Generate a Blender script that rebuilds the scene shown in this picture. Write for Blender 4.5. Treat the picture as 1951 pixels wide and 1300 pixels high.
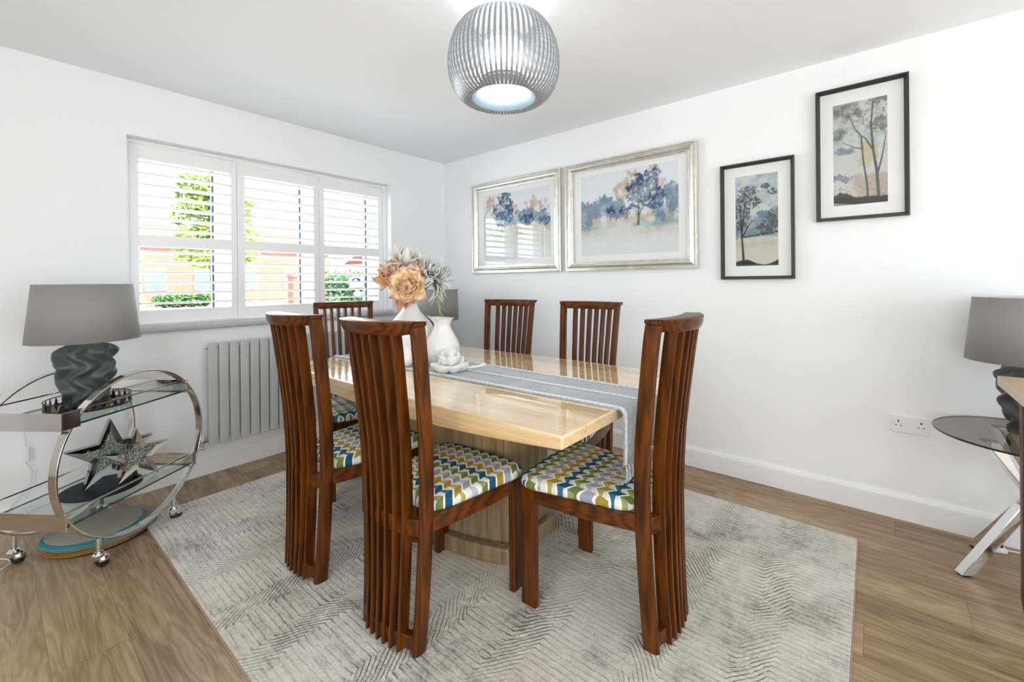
import bpy, math, random
import numpy as np
from math import sin, cos, pi, radians as R
from mathutils import Vector, Matrix, noise
random.seed(7)
S = bpy.context.scene
COL = S.collection
for o in list(bpy.data.objects):
    bpy.data.objects.remove(o)

# ------------------------------------------------------------------ camera
F_PX, YAW, ROLL, PITCH, HOR = 829.8, 0.87927, -0.009724, -0.00158, 539.13
CAM = Vector((-2.9359, -3.3011, 1.2113))
Fv = Vector((sin(YAW)*cos(PITCH), cos(YAW)*cos(PITCH), sin(PITCH)))
Rv = Vector((cos(YAW), -sin(YAW), 0)); Uv = Rv.cross(Fv)
R2 = cos(ROLL)*Rv + sin(ROLL)*Uv; U2 = -sin(ROLL)*Rv + cos(ROLL)*Uv
cd = bpy.data.cameras.new('camera'); cam = bpy.data.objects.new('camera', cd); COL.objects.link(cam)
M = Matrix((R2, U2, -Fv)).transposed().to_4x4(); M.translation = CAM
cam.matrix_world = M
cd.sensor_width = 36; cd.lens = F_PX/1951*36; cd.shift_y = -(650-HOR)/1951
cd.clip_start = 0.05; cd.clip_end = 200
S.camera = cam
S.view_settings.view_transform = 'Standard'; S.view_settings.look = 'None'
S.view_settings.gamma = 1; S.view_settings.use_curve_mapping = False
S.view_settings.exposure = -0.31
S.cycles.use_denoising = True
S.cycles.max_bounces = 12; S.cycles.diffuse_bounces = 6; S.cycles.transparent_max_bounces = 24
S.cycles.caustics_reflective = False; S.cycles.caustics_refractive = False
S.cycles.sample_clamp_indirect = 8

# ------------------------------------------------------------------ sky, sun, front window daylight, added fill at unseen openings
w = bpy.data.worlds.new('sky'); S.world = w; w.use_nodes = True
bg = w.node_tree.nodes['Background']; bg.inputs[0].default_value = (0.84, 0.93, 1.0, 1); bg.inputs[1].default_value = 2.3
def lamp(name, kind, loc, direction, energy, color=(1, 1, 1), size=(1, 1), spread=None):
    l = bpy.data.lights.new(name, kind); o = bpy.data.objects.new(name, l); COL.objects.link(o)
    o.location = loc; o.rotation_euler = Vector(direction).to_track_quat('-Z', 'Y').to_euler()
    l.energy = energy; l.color = color
    if kind == 'AREA':
        l.shape = 'RECTANGLE'; l.size, l.size_y = size
        if spread: l.spread = spread
    return o
sun = lamp('sun', 'SUN', (0, -5, 12), (-0.45, 0.62, -0.75), 18.0, (1, 0.97, 0.9)); sun.data.angle = R(0.6)
lamp('fill_rear_opening', 'AREA', (-2.6, -6.62, 1.15), (0, 1, 0.06), 118, (0.95, 0.972, 1), (3.2, 2.1))  # added fill behind the camera, standing in for bounced flash
lamp('fill_side_opening', 'AREA', (-5.32, -3.6, 1.45), (1, 0, 0.20), 78, (0.94, 0.972, 1), (2.4, 1.3))  # added side fill from an unseen opening, lifts the right wall
lamp('daylight_front_window', 'AREA', (-1.52, 0.42, 1.5), (0.0, -1, 0.0), 78, (0.93, 0.97, 1), (1.7, 1.05))

# ------------------------------------------------------------------ materials
def mat(name):
    m = bpy.data.materials.new(name); m.use_nodes = True
    nt = m.node_tree; return m, nt, nt.nodes['Principled BSDF']
def N(nt, t, **k):
    n = nt.nodes.new(t)
    for a, b in k.items():
        if a[0] == 'i' and a[1:].isdigit(): n.inputs[int(a[1:])].default_value = b
        else: setattr(n, a, b)
    return n
def srgb(r, g, b):
    f = lambda c: (c/255/12.92) if c/255 <= 0.04045 else ((c/255+0.055)/1.055)**2.4
    return (f(r), f(g), f(b), 1)
def plain(name, col, rough=0.5, metal=0.0, spec=0.5, coat=0, bump=0, bscale=200, sheen=0):
    m, nt, p = mat(name)
    p.inputs['Base Color'].default_value = col if len(col) == 4 else (*col, 1)
    p.inputs['Roughness'].default_value = rough; p.inputs['Metallic'].default_value = metal
    p.inputs['Specular IOR Level'].default_value = spec; p.inputs['Coat Weight'].default_value = coat
    p.inputs['Sheen Weight'].default_value = sheen
    tc = N(nt, 'ShaderNodeTexCoord'); n = N(nt, 'ShaderNodeTexNoise'); n.inputs['Scale'].default_value = bscale
    n.inputs['Detail'].default_value = 3
    nt.links.new(tc.outputs['Object'], n.inputs['Vector'])
    mr = N(nt, 'ShaderNodeMapRange'); mr.inputs[3].default_value = rough*0.93; mr.inputs[4].default_value = min(1, rough*1.07)
    nt.links.new(n.outputs[0], mr.inputs[0]); nt.links.new(mr.outputs[0], p.inputs['Roughness'])
    if bump:
        b = N(nt, 'ShaderNodeBump'); b.inputs['Strength'].default_value = bump; b.inputs['Distance'].default_value = 0.002
        nt.links.new(n.outputs[0], b.inputs['Height']); nt.links.new(b.outputs[0], p.inputs['Normal'])
    return m
def mathn(nt, op, a, b=None, c=None):
    n = nt.nodes.new('ShaderNodeMath'); n.operation = op
    for i, x in enumerate((a, b, c)):
        if x is None: continue
        if isinstance(x, (int, float)): n.inputs[i].default_value = x
        else: nt.links.new(x, n.inputs[i])
    return n.outputs[0]
def mixc(nt, fac, a, b, mode='MIX'):
    n = nt.nodes.new('ShaderNodeMix'); n.data_type = 'RGBA'; n.blend_type = mode
    for s_, x in ((n.inputs[0], fac), (n.inputs[6], a), (n.inputs[7], b)):
        if isinstance(x, (int, float)): s_.default_value = x
        elif isinstance(x, tuple): s_.default_value = x
        else: nt.links.new(x, s_)
    return n.outputs[2]
def ramp(nt, fac, stops, interp='LINEAR'):
    n = nt.nodes.new('ShaderNodeValToRGB'); cr = n.color_ramp; cr.interpolation = interp
    while len(cr.elements) < len(stops): cr.elements.new(0.5)
    for e, (p_, c) in zip(cr.elements, stops): e.position = p_; e.color = c
    nt.links.new(fac, n.inputs[0]); return n.outputs[0]
def coords(nt, scale=(1, 1, 1), rot=(0, 0, 0), loc=(0, 0, 0)):
    tc = N(nt, 'ShaderNodeTexCoord'); mp = N(nt, 'ShaderNodeMapping')
    mp.inputs['Scale'].default_value = scale; mp.inputs['Rotation'].default_value = rot; mp.inputs['Location'].default_value = loc
    nt.links.new(tc.outputs['Object'], mp.inputs['Vector']); return mp.outputs[0]
def noise_n(nt, vec, scale, detail=4, rough=0.5, dist=0.0):
    n = N(nt, 'ShaderNodeTexNoise'); n.inputs['Scale'].default_value = scale; n.inputs['Detail'].default_value = detail
    n.inputs['Roughness'].default_value = rough; n.inputs['Distortion'].default_value = dist
    nt.links.new(vec, n.inputs['Vector']); return n.outputs[0]
def set_bump(nt, p, h, strength, dist):
    b = N(nt, 'ShaderNodeBump'); b.inputs['Strength'].default_value = strength; b.inputs['Distance'].default_value = dist
    nt.links.new(h, b.inputs['Height']); nt.links.new(b.outputs[0], p.inputs['Normal'])

def wood(name, axis, dark, light, rough=0.34, coat=0.05, k=1.0):
    m, nt, p = mat(name)
    sc = [75*k, 75*k, 75*k]; sc[axis] = 3.0*k
    v = coords(nt, tuple(sc)); n1 = noise_n(nt, v, 1.0, 5, 0.6, 0.6)
    s2 = [16*k, 16*k, 16*k]; s2[axis] = 1.6*k
    v2 = coords(nt, tuple(s2), loc=(3.1, 1.7, 0.4))
    wv = N(nt, 'ShaderNodeTexWave'); wv.inputs['Scale'].default_value = 1.5; wv.inputs['Distortion'].default_value = 7
    wv.inputs['Detail'].default_value = 3; wv.inputs['Detail Scale'].default_value = 1.2
    wv.bands_direction = 'X' if axis != 0 else 'Y'
    nt.links.new(v2, wv.inputs['Vector'])
    f = mathn(nt, 'ADD', mathn(nt, 'MULTIPLY', n1, 0.7), mathn(nt, 'MULTIPLY', wv.outputs[1], 0.3))
    nt.links.new(ramp(nt, f, [(0.28, dark), (0.72, light)]), p.inputs['Base Color'])
    p.inputs['Roughness'].default_value = rough; p.inputs['Coat Weight'].default_value = coat
    p.inputs['Coat Roughness'].default_value = 0.15; p.inputs['Specular IOR Level'].default_value = 0.28
    set_bump(nt, p, n1, 0.12, 0.001)
    return m
WD, WL = srgb(56, 28, 4), srgb(106, 54, 8)
M_WZ = wood('walnut_stain_upright', 2, WD, WL); M_WX = wood('walnut_stain_cross', 0, WD, WL); M_WY = wood('walnut_stain_deep', 1, WD, WL)
M_WALNUT = wood('walnut_leg', 2, srgb(70, 48, 36), srgb(120, 88, 68), 0.45, 0.0)

M_WALL = plain('white_emulsion', srgb(242, 243, 245), 0.85, spec=0.2, bump=0.05, bscale=60)
M_CEIL = plain('ceiling_emulsion', srgb(245, 248, 252), 0.9, spec=0.1)
M_GLOSSW = plain('white_gloss_paint', srgb(240, 240, 241), 0.32, spec=0.5)
M_UPVC = plain('white_upvc', srgb(243, 244, 246), 0.3)
M_CHROME = plain('chrome', (0.82, 0.82, 0.84), 0.07, 1.0)
M_NICKEL = plain('polished_nickel', (0.74, 0.70, 0.66), 0.10, 1.0)
M_BLACK = plain('black_rubber', (0.012, 0.012, 0.013), 0.45)
M_GASKET = plain('grey_gasket', srgb(60, 66, 76), 0.6)
M_PORC = plain('white_glazed_ceramic', srgb(240, 240, 240), 0.16, spec=0.6, coat=0.4)
M_PORC2 = plain('white_matt_ceramic', srgb(242, 242, 241), 0.42)
M_SHADE = plain('grey_linen_shade', srgb(141, 139, 136), 0.85, bump=0.25, bscale=700, sheen=0.2)
M_SHADEIN = plain('white_shade_lining', srgb(225, 225, 222), 0.8)
M_LAMPBASE = plain('charcoal_resin', srgb(72, 78, 77), 0.42)
M_BRASS = plain('aged_brass', (0.35, 0.27, 0.15), 0.3, 1.0)
M_RAD = plain('grey_radiator_enamel', srgb(190, 192, 192), 0.4)
M_SOCK = plain('white_socket_plastic', srgb(238, 238, 240), 0.3)
M_HOLE = plain('dark_slot', (0.02, 0.02, 0.02), 0.8)
M_CABLE = plain('white_cable', srgb(225, 226, 228), 0.45)
M_NAVY = plain('navy_lacquer', srgb(8, 18, 34), 0.5, spec=0.25)
M_DMIRROR = plain('smoked_mirror', (0.20, 0.21, 0.215), 0.10, 1.0)
M_LMIRROR = plain('bronze_mirror', (0.42, 0.39, 0.36), 0.12, 1.0)
M_FRAMEB = plain('black_frame_wood', srgb(44, 46, 40), 0.45)
M_MOUNT = plain('cream_mount_board', srgb(252, 252, 250), 0.8)
M_STRIPM = plain('brushed_aluminium_strip', (0.34, 0.35, 0.37), 0.4, 0.5)
M_REFL = plain('pale_blue_reflector', srgb(150, 172, 186), 0.4)
M_GOLD = plain('gold_thread', srgb(170, 128, 62), 0.5, 0.3, bump=0.5, bscale=300)

def glass(name, tint, ior=1.5, rough=0.0, haze=None):
    m = bpy.data.materials.new(name); m.use_nodes = True; nt = m.node_tree; nt.nodes.clear()
    out = N(nt, 'ShaderNodeOutputMaterial'); tr = N(nt, 'ShaderNodeBsdfTransparent'); tr.inputs[0].default_value = tint
    gl = N(nt, 'ShaderNodeBsdfGlossy'); gl.inputs['Roughness'].default_value = rough
    fr = N(nt, 'ShaderNodeFresnel'); fr.inputs[0].default_value = ior
    geo = N(nt, 'ShaderNodeNewGeometry'); mx = N(nt, 'ShaderNodeMixShader')
    nt.links.new(mathn(nt, 'MULTIPLY', fr.outputs[0], mathn(nt, 'SUBTRACT', 1.0, geo.outputs['Backfacing'])), mx.inputs[0]); nt.links.new(tr.outputs[0], mx.inputs[1]); nt.links.new(gl.outputs[0], mx.inputs[2])
    nt.links.new(mx.outputs[0], out.inputs[0]); return m
M_GLASS = glass('clear_pane', (0.97, 0.985, 0.98, 1), 1.4)
M_PICGLASS = glass('picture_glass', (0.97, 0.97, 0.97, 1), 1.55)
M_CARTGLASS = glass('green_tinted_glass', (0.86, 0.91, 0.89, 1), 1.5)
M_SMOKE = glass('smoked_glass', (0.62, 0.58, 0.54, 1), 1.5)
M_GEDGE = plain('glass_edge_green', srgb(16, 62, 48), 0.1, coat=0.5)
M_SEDGE = plain('smoked_glass_edge', srgb(22, 22, 20), 0.15)

def emit_mat(name, col, strength):
    m, nt, p = mat(name); p.inputs['Base Color'].default_value = (0.9, 0.9, 0.9, 1)
    p.inputs['Emission Color'].default_value = (*col, 1); p.inputs['Emission Strength'].default_value = strength; return m
M_GLOW = emit_mat('lit_opal_glass', (1.0, 1.0, 1.0), 18)

# silver leaf picture moulding
def silver():
    m, nt, p = mat('silver_leaf'); v = coords(nt, (6, 6, 6)); n = noise_n(nt, v, 3, 5, 0.6)
    nt.links.new(ramp(nt, n, [(0.3, srgb(214, 211, 198)), (0.7, srgb(240, 239, 232))]), p.inputs['Base Color'])
    p.inputs['Metallic'].default_value = 0.85; p.inputs['Roughness'].default_value = 0.3; return m
M_SILVER = silver()

def floor_mat():
    m, nt, p = mat('oak_plank_floor')
    tc = N(nt, 'ShaderNodeTexCoord'); sp = N(nt, 'ShaderNodeSeparateXYZ'); nt.links.new(tc.outputs['Object'], sp.inputs[0])
    X, Y = sp.outputs[0], sp.outputs[1]
    px = mathn(nt, 'DIVIDE', mathn(nt, 'ADD', X, 10.03), 0.185); col = mathn(nt, 'FLOOR', px); fx = mathn(nt, 'FRACT', px)
    off = mathn(nt, 'FRACT', mathn(nt, 'MULTIPLY', col, 0.617))
    py = mathn(nt, 'ADD', mathn(nt, 'DIVIDE', mathn(nt, 'ADD', Y, 10.0), 1.25), off); row = mathn(nt, 'FLOOR', py); fy = mathn(nt, 'FRACT', py)
    pid = mathn(nt, 'ADD', mathn(nt, 'MULTIPLY', col, 7.31), mathn(nt, 'MULTIPLY', row, 3.17))
    wn = N(nt, 'ShaderNodeTexWhiteNoise'); wn.noise_dimensions = '1D'; nt.links.new(pid, wn.inputs['W'])
    rnd = wn.outputs[0]
    cb = N(nt, 'ShaderNodeCombineXYZ'); nt.links.new(mathn(nt, 'MULTIPLY', X, 1.0), cb.inputs[0])
    nt.links.new(Y, cb.inputs[1]); nt.links.new(mathn(nt, 'MULTIPLY', pid, 1.7), cb.inputs[2])
    mp = N(nt, 'ShaderNodeMapping'); mp.inputs['Scale'].default_value = (9, 1.15, 1); nt.links.new(cb.outputs[0], mp.inputs['Vector'])
    big = noise_n(nt, mp.outputs[0], 1.0, 3, 0.5, 0.4)
    rings = mathn(nt, 'PINGPONG', mathn(nt, 'MULTIPLY', big, 11.0), 0.5)
    rings = mathn(nt, 'MULTIPLY', rings, 2.0)
    mp2 = N(nt, 'ShaderNodeMapping'); mp2.inputs['Scale'].default_value = (150, 5, 1); nt.links.new(cb.outputs[0], mp2.inputs['Vector'])
    fine = noise_n(nt, mp2.outputs[0], 1.0, 4, 0.6)
    mp3 = N(nt, 'ShaderNodeMapping'); mp3.inputs['Scale'].default_value = (14, 1.6, 1); nt.links.new(cb.outputs[0], mp3.inputs['Vector'])
    broad = noise_n(nt, mp3.outputs[0], 1.0, 3, 0.5)
    f = mathn(nt, 'ADD', mathn(nt, 'ADD', mathn(nt, 'MULTIPLY', rings, 0.13), mathn(nt, 'MULTIPLY', fine, 0.34)),
              mathn(nt, 'ADD', mathn(nt, 'MULTIPLY', broad, 0.42), mathn(nt, 'MULTIPLY', rnd, 0.16)))
    c = ramp(nt, f, [(0.31, srgb(112, 88, 60)), (0.50, srgb(156, 130, 99)), (0.68, srgb(184, 160, 128))])
    ex = mathn(nt, 'LESS_THAN', mathn(nt, 'MINIMUM', fx, mathn(nt, 'SUBTRACT', 1.0, fx)), 0.006)
    ey = mathn(nt, 'LESS_THAN', mathn(nt, 'MINIMUM', fy, mathn(nt, 'SUBTRACT', 1.0, fy)), 0.0011)
    e = mathn(nt, 'MULTIPLY', mathn(nt, 'MAXIMUM', ex, ey), 0.45)
    nt.links.new(mixc(nt, e, c, srgb(84, 60, 40)), p.inputs['Base Color'])
    p.inputs['Roughness'].default_value = 0.42; p.inputs['Specular IOR Level'].default_value = 0.4
    set_bump(nt, p, mathn(nt, 'SUBTRACT', mathn(nt, 'MULTIPLY', fine, 0.3), e), 0.15, 0.002)
    return m
def rug_mat():
    m, nt, p = mat('woven_chevron_rug')
    tc = N(nt, 'ShaderNodeTexCoord'); sp = N(nt, 'ShaderNodeSeparateXYZ'); nt.links.new(tc.outputs['Object'], sp.inputs[0])
    X, Y = sp.outputs[0], sp.outputs[1]
    v = coords(nt, (1, 1, 1))
    def mr(src, a, b, lo=0.0, hi=1.0):
        n = N(nt, 'ShaderNodeMapRange'); n.inputs[1].default_value = a; n.inputs[2].default_value = b; n.inputs[3].default_value = lo; n.inputs[4].default_value = hi
        nt.links.new(src, n.inputs[0]); return n.outputs[0]
    wob = mathn(nt, 'MULTIPLY', mathn(nt, 'SUBTRACT', noise_n(nt, v, 30, 3, 0.7), 0.5), 0.014)
    wob2 = mathn(nt, 'MULTIPLY', mathn(nt, 'SUBTRACT', noise_n(nt, coords(nt, loc=(3, 3, 0)), 3, 2), 0.5), 0.10)
    pp = mathn(nt, 'PINGPONG', mathn(nt, 'ADD', mathn(nt, 'ADD', Y, 10.0), wob2), 0.31)
    cl = mathn(nt, 'MINIMUM', mathn(nt, 'MAXIMUM', pp, 0.12), 0.22)
    s = mathn(nt, 'ADD', mathn(nt, 'ADD', X, wob), mathn(nt, 'MULTIPLY', cl, 1.35))
    st = mathn(nt, 'PINGPONG', mathn(nt, 'DIVIDE', s, 0.024), 0.5)
    line = mathn(nt, 'SMOOTH_MIN', mathn(nt, 'MULTIPLY', st, 5.0), 1.0, 0.2)
    inband = mr(pp, 0.08, 0.13); inband2 = mathn(nt, 'MULTIPLY', inband, mr(pp, 0.27, 0.22))
    patch = mr(noise_n(nt, coords(nt, loc=(4, 2, 0)), 1.9, 3, 0.5), 0.40, 0.58)
    broken = mr(noise_n(nt, v, 22, 3, 0.6), 0.34, 0.52)
    relief = mathn(nt, 'MULTIPLY', mathn(nt, 'ADD', 0.22, mathn(nt, 'MULTIPLY', mathn(nt, 'MAXIMUM', inband2, 0.25), patch)), broken)
    big = noise_n(nt, v, 3.2, 4, 0.6, 0.8)
    streak = noise_n(nt, coords(nt, (95, 7, 1)), 1, 4, 0.7); streak2 = noise_n(nt, coords(nt, (9, 60, 1)), 1, 4, 0.7)
    spk = noise_n(nt, v, 85, 4, 0.8); spk2 = noise_n(nt, coords(nt, loc=(1, 5, 2)), 26, 4, 0.7)
    f = mathn(nt, 'ADD', mathn(nt, 'ADD', mathn(nt, 'MULTIPLY', big, 0.34), mathn(nt, 'MULTIPLY', streak, 0.26)),
              mathn(nt, 'ADD', mathn(nt, 'MULTIPLY', spk, 0.18), mathn(nt, 'ADD', mathn(nt, 'MULTIPLY', spk2, 0.14), mathn(nt, 'MULTIPLY', streak2, 0.08))))
    c = ramp(nt, f, [(0.37, srgb(116, 118, 116)), (0.43, srgb(170, 168, 162)), (0.485, srgb(208, 205, 197)), (0.60, srgb(234, 230, 222))])
    warm = mr(noise_n(nt, coords(nt, loc=(9, 1, 0)), 1.6, 3, 0.5), 0.42, 0.62, 0.0, 0.35)
    c = mixc(nt, warm, c, mixc(nt, 1.0, c, srgb(244, 230, 212), 'MULTIPLY'))
    ld = mathn(nt, 'MULTIPLY', mathn(nt, 'SUBTRACT', 1.0, line), mathn(nt, 'MULTIPLY', relief, 0.85))
    c = mixc(nt, ld, c, srgb(96, 92, 84))
    nt.links.new(c, p.inputs['Base Color']); p.inputs['Roughness'].default_value = 0.95; p.inputs['Specular IOR Level'].default_value = 0.1
    h = mathn(nt, 'ADD', mathn(nt, 'MULTIPLY', line, mathn(nt, 'MULTIPLY', relief, 1.3)), mathn(nt, 'ADD', mathn(nt, 'MULTIPLY', spk, 0.7), mathn(nt, 'MULTIPLY', streak, 0.5)))
    set_bump(nt, p, h, 0.6, 0.004); return m
def travertine():
    m, nt, p = mat('polished_travertine')
    v = coords(nt, (7.5, 0.55, 22)); a = noise_n(nt, v, 1.0, 6, 0.62, 0.5)
    v2 = coords(nt, (60, 3.5, 120)); b = noise_n(nt, v2, 1.0, 4, 0.6)
    f = mathn(nt, 'ADD', mathn(nt, 'MULTIPLY', a, 0.72), mathn(nt, 'MULTIPLY', b, 0.28))
    tc = N(nt, 'ShaderNodeTexCoord'); sx = N(nt, 'ShaderNodeSeparateXYZ'); nt.links.new(tc.outputs['Object'], sx.inputs[0])
    band = mathn(nt, 'GREATER_THAN', mathn(nt, 'ABSOLUTE', mathn(nt, 'ADD', sx.outputs[0], 1.337)), 0.385)
    f = mathn(nt, 'SUBTRACT', f, mathn(nt, 'MULTIPLY', band, 0.045))
    nt.links.new(ramp(nt, f, [(0.32, srgb(206, 160, 106)), (0.44, srgb(234, 198, 148)), (0.55, srgb(246, 218, 174)), (0.75, srgb(252, 232, 196))]), p.inputs['Base Color'])
    p.inputs['Roughness'].default_value = 0.12; p.inputs['Specular IOR Level'].default_value = 0.7
    p.inputs['Coat Weight'].default_value = 1.0; p.inputs['Coat Roughness'].default_value = 0.015; p.inputs['Coat IOR'].default_value = 1.6
    return m
def travertine_leg():
    m, nt, p = mat('honed_travertine')
    v = coords(nt, (40, 40, 2.2)); a = noise_n(nt, v, 1.0, 6, 0.65)
    nt.links.new(ramp(nt, a, [(0.3, srgb(104, 86, 60)), (0.5, srgb(146, 124, 92)), (0.75, srgb(178, 156, 122))]), p.inputs['Base Color'])  # pedestal tones lowered to carry the shade under the tabletop
    p.inputs['Roughness'].default_value = 0.3; return m
def seat_mat():
    m, nt, p = mat('cube_print_fabric')
    tc = N(nt, 'ShaderNodeTexCoord'); sp = N(nt, 'ShaderNodeSeparateXYZ'); nt.links.new(tc.outputs['Object'], sp.inputs[0])
    u = mathn(nt, 'DIVIDE', mathn(nt, 'ADD', sp.outputs[0], 3.0), 0.050); v = mathn(nt, 'DIVIDE', mathn(nt, 'ADD', sp.outputs[1], 3.0), 0.044)
    zig = mathn(nt, 'MULTIPLY', mathn(nt, 'PINGPONG', u, 0.5), 1.1)
    vv = mathn(nt, 'ADD', v, zig); row = mathn(nt, 'FLOOR', vv); f = mathn(nt, 'FRACT', vv)
    half = mathn(nt, 'GREATER_THAN', mathn(nt, 'FRACT', u), 0.5)
    rc = mathn(nt, 'FRACT', mathn(nt, 'ADD', mathn(nt, 'DIVIDE', row, 4.0), 0.01))
    dark = ramp(nt, rc, [(0, srgb(150, 160, 174)), (0.25, srgb(110, 128, 66)), (0.5, srgb(30, 84, 112)), (0.75, srgb(164, 140, 56))], 'CONSTANT')
    soft = ramp(nt, rc, [(0, srgb(186, 192, 200)), (0.25, srgb(150, 158, 106)), (0.5, srgb(60, 112, 136)), (0.75, srgb(186, 166, 88))], 'CONSTANT')
    pale = (srgb(226, 226, 220))
    diag = mathn(nt, 'GREATER_THAN', mathn(nt, 'ADD', f, mathn(nt, 'MULTIPLY', mathn(nt, 'FRACT', u), 0.9)), 1.02)
    hb = mixc(nt, diag, pale, soft)
    c = mixc(nt, half, dark, hb)
    line = mathn(nt, 'GREATER_THAN', f, 0.80)
    c = mixc(nt, line, c, srgb(240, 240, 234))
    nt.links.new(c, p.inputs['Base Color']); p.inputs['Roughness'].default_value = 0.8; p.inputs['Specular IOR Level'].default_value = 0.2
    set_bump(nt, p, noise_n(nt, coords(nt), 900, 2), 0.2, 0.001); return m
def runner_mat():
    m, nt, p = mat('grey_woven_runner')
    v = coords(nt, (40, 260, 40)); a = noise_n(nt, v, 1, 4, 0.7); b = noise_n(nt, coords(nt), 7, 3)
    f = mathn(nt, 'ADD', mathn(nt, 'MULTIPLY', a, 0.6), mathn(nt, 'MULTIPLY', b, 0.4))
    nt.links.new(ramp(nt, f, [(0.3, srgb(140, 146, 150)), (0.55, srgb(178, 184, 188)), (0.8, srgb(206, 210, 212))]), p.inputs['Base Color'])
    p.inputs['Roughness'].default_value = 0.75; p.inputs['Sheen Weight'].default_value = 0.3
    set_bump(nt, p, a, 0.3, 0.001); return m
def brick_mat():
    m, nt, p = mat('red_brick'); tc = N(nt, 'ShaderNodeTexCoord'); sp = N(nt, 'ShaderNodeSeparateXYZ'); nt.links.new(tc.outputs['Object'], sp.inputs[0])
    cb = N(nt, 'ShaderNodeCombineXYZ'); nt.links.new(mathn(nt, 'ADD', sp.outputs[0], sp.outputs[1]), cb.inputs[0]); nt.links.new(sp.outputs[2], cb.inputs[1])
    b = N(nt, 'ShaderNodeTexBrick'); b.inputs['Color1'].default_value = srgb(190, 110, 88); b.inputs['Color2'].default_value = srgb(168, 92, 74)
    b.inputs['Mortar'].default_value = srgb(206, 186, 170); b.inputs['Scale'].default_value = 4.4; b.inputs['Mortar Size'].default_value = 0.02
    nt.links.new(cb.outputs[0], b.inputs['Vector']); nt.links.new(b.outputs[0], p.inputs['Base Color']); p.inputs['Roughness'].default_value = 0.9; return m
def attr_mat(name, rough=0.5, spec=0.4, sss=0):
    m, nt, p = mat(name); a = N(nt, 'ShaderNodeAttribute'); a.attribute_name = 'Col'
    n = noise_n(nt, coords(nt), 60, 3)
    c = mixc(nt, 0.18, a.outputs[0], mixc(nt, 1.0, a.outputs[0], ramp(nt, n, [(0.3, (0.7, 0.7, 0.7, 1)), (0.7, (1, 1, 1, 1))]), 'MULTIPLY'))
    nt.links.new(c, p.inputs['Base Color']); p.inputs['Roughness'].default_value = rough; p.inputs['Specular IOR Level'].default_value = spec
    return m
def crystal_mat():
    m, nt, p = mat('crystal_chips'); v = N(nt, 'ShaderNodeTexVoronoi'); v.inputs['Scale'].default_value = 130
    nt.links.new(coords(nt), v.inputs['Vector'])
    nt.links.new(ramp(nt, v.outputs[0], [(0.1, srgb(236, 236, 222)), (0.6, srgb(120, 128, 118))]), p.inputs['Base Color'])
    p.inputs['Roughness'].default_value = 0.12; p.inputs['Metallic'].default_value = 0.3; set_bump(nt, p, v.outputs[0], 1.0, 0.01); return m
def leaf_mat(name, a, b):
    m, nt, p = mat(name); n = noise_n(nt, coords(nt), 3, 3)
    nt.links.new(ramp(nt, n, [(0.35, a), (0.65, b)]), p.inputs['Base Color']); p.inputs['Roughness'].default_value = 0.6
    p.inputs['Transmission Weight'].default_value = 0.0; p.inputs['Subsurface Weight'].default_value = 0.0; return m
M_FLOOR, M_RUG, M_TRAV, M_TRAVL, M_SEAT, M_RUN, M_BRICK = floor_mat(), rug_mat(), travertine(), travertine_leg(), seat_mat(), runner_mat(), brick_mat()
M_PETAL = attr_mat('silk_petal', 0.65, 0.2); M_PRINT = attr_mat('watercolour_print', 0.8, 0.1); M_CRYS = crystal_mat()
M_BRAID = plain('white_braid', srgb(222, 224, 226), 0.6, sheen=0.4, bump=0.5, bscale=400)
M_FRINGE = plain('grey_fringe_thread', srgb(190, 194, 198), 0.7, sheen=0.4)
M_STEM = plain('green_stem', srgb(96, 128, 72), 0.5)
M_RUGEDGE = plain('rug_binding', srgb(170, 146, 128), 0.9)
M_LEAFY = leaf_mat('bright_leaves', srgb(120, 160, 60), srgb(176, 196, 96)); M_HEDGE = leaf_mat('hedge_leaves', srgb(48, 92, 50), srgb(96, 140, 84))
M_TRUNK = plain('bark', srgb(150, 130, 110), 0.9, bump=0.5, bscale=40)
M_PAVE = plain('pale_paving', srgb(206, 204, 200), 0.9); M_ROOF = plain('roof_tiles', srgb(150, 110, 100), 0.9, bump=0.4, bscale=20)

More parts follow.
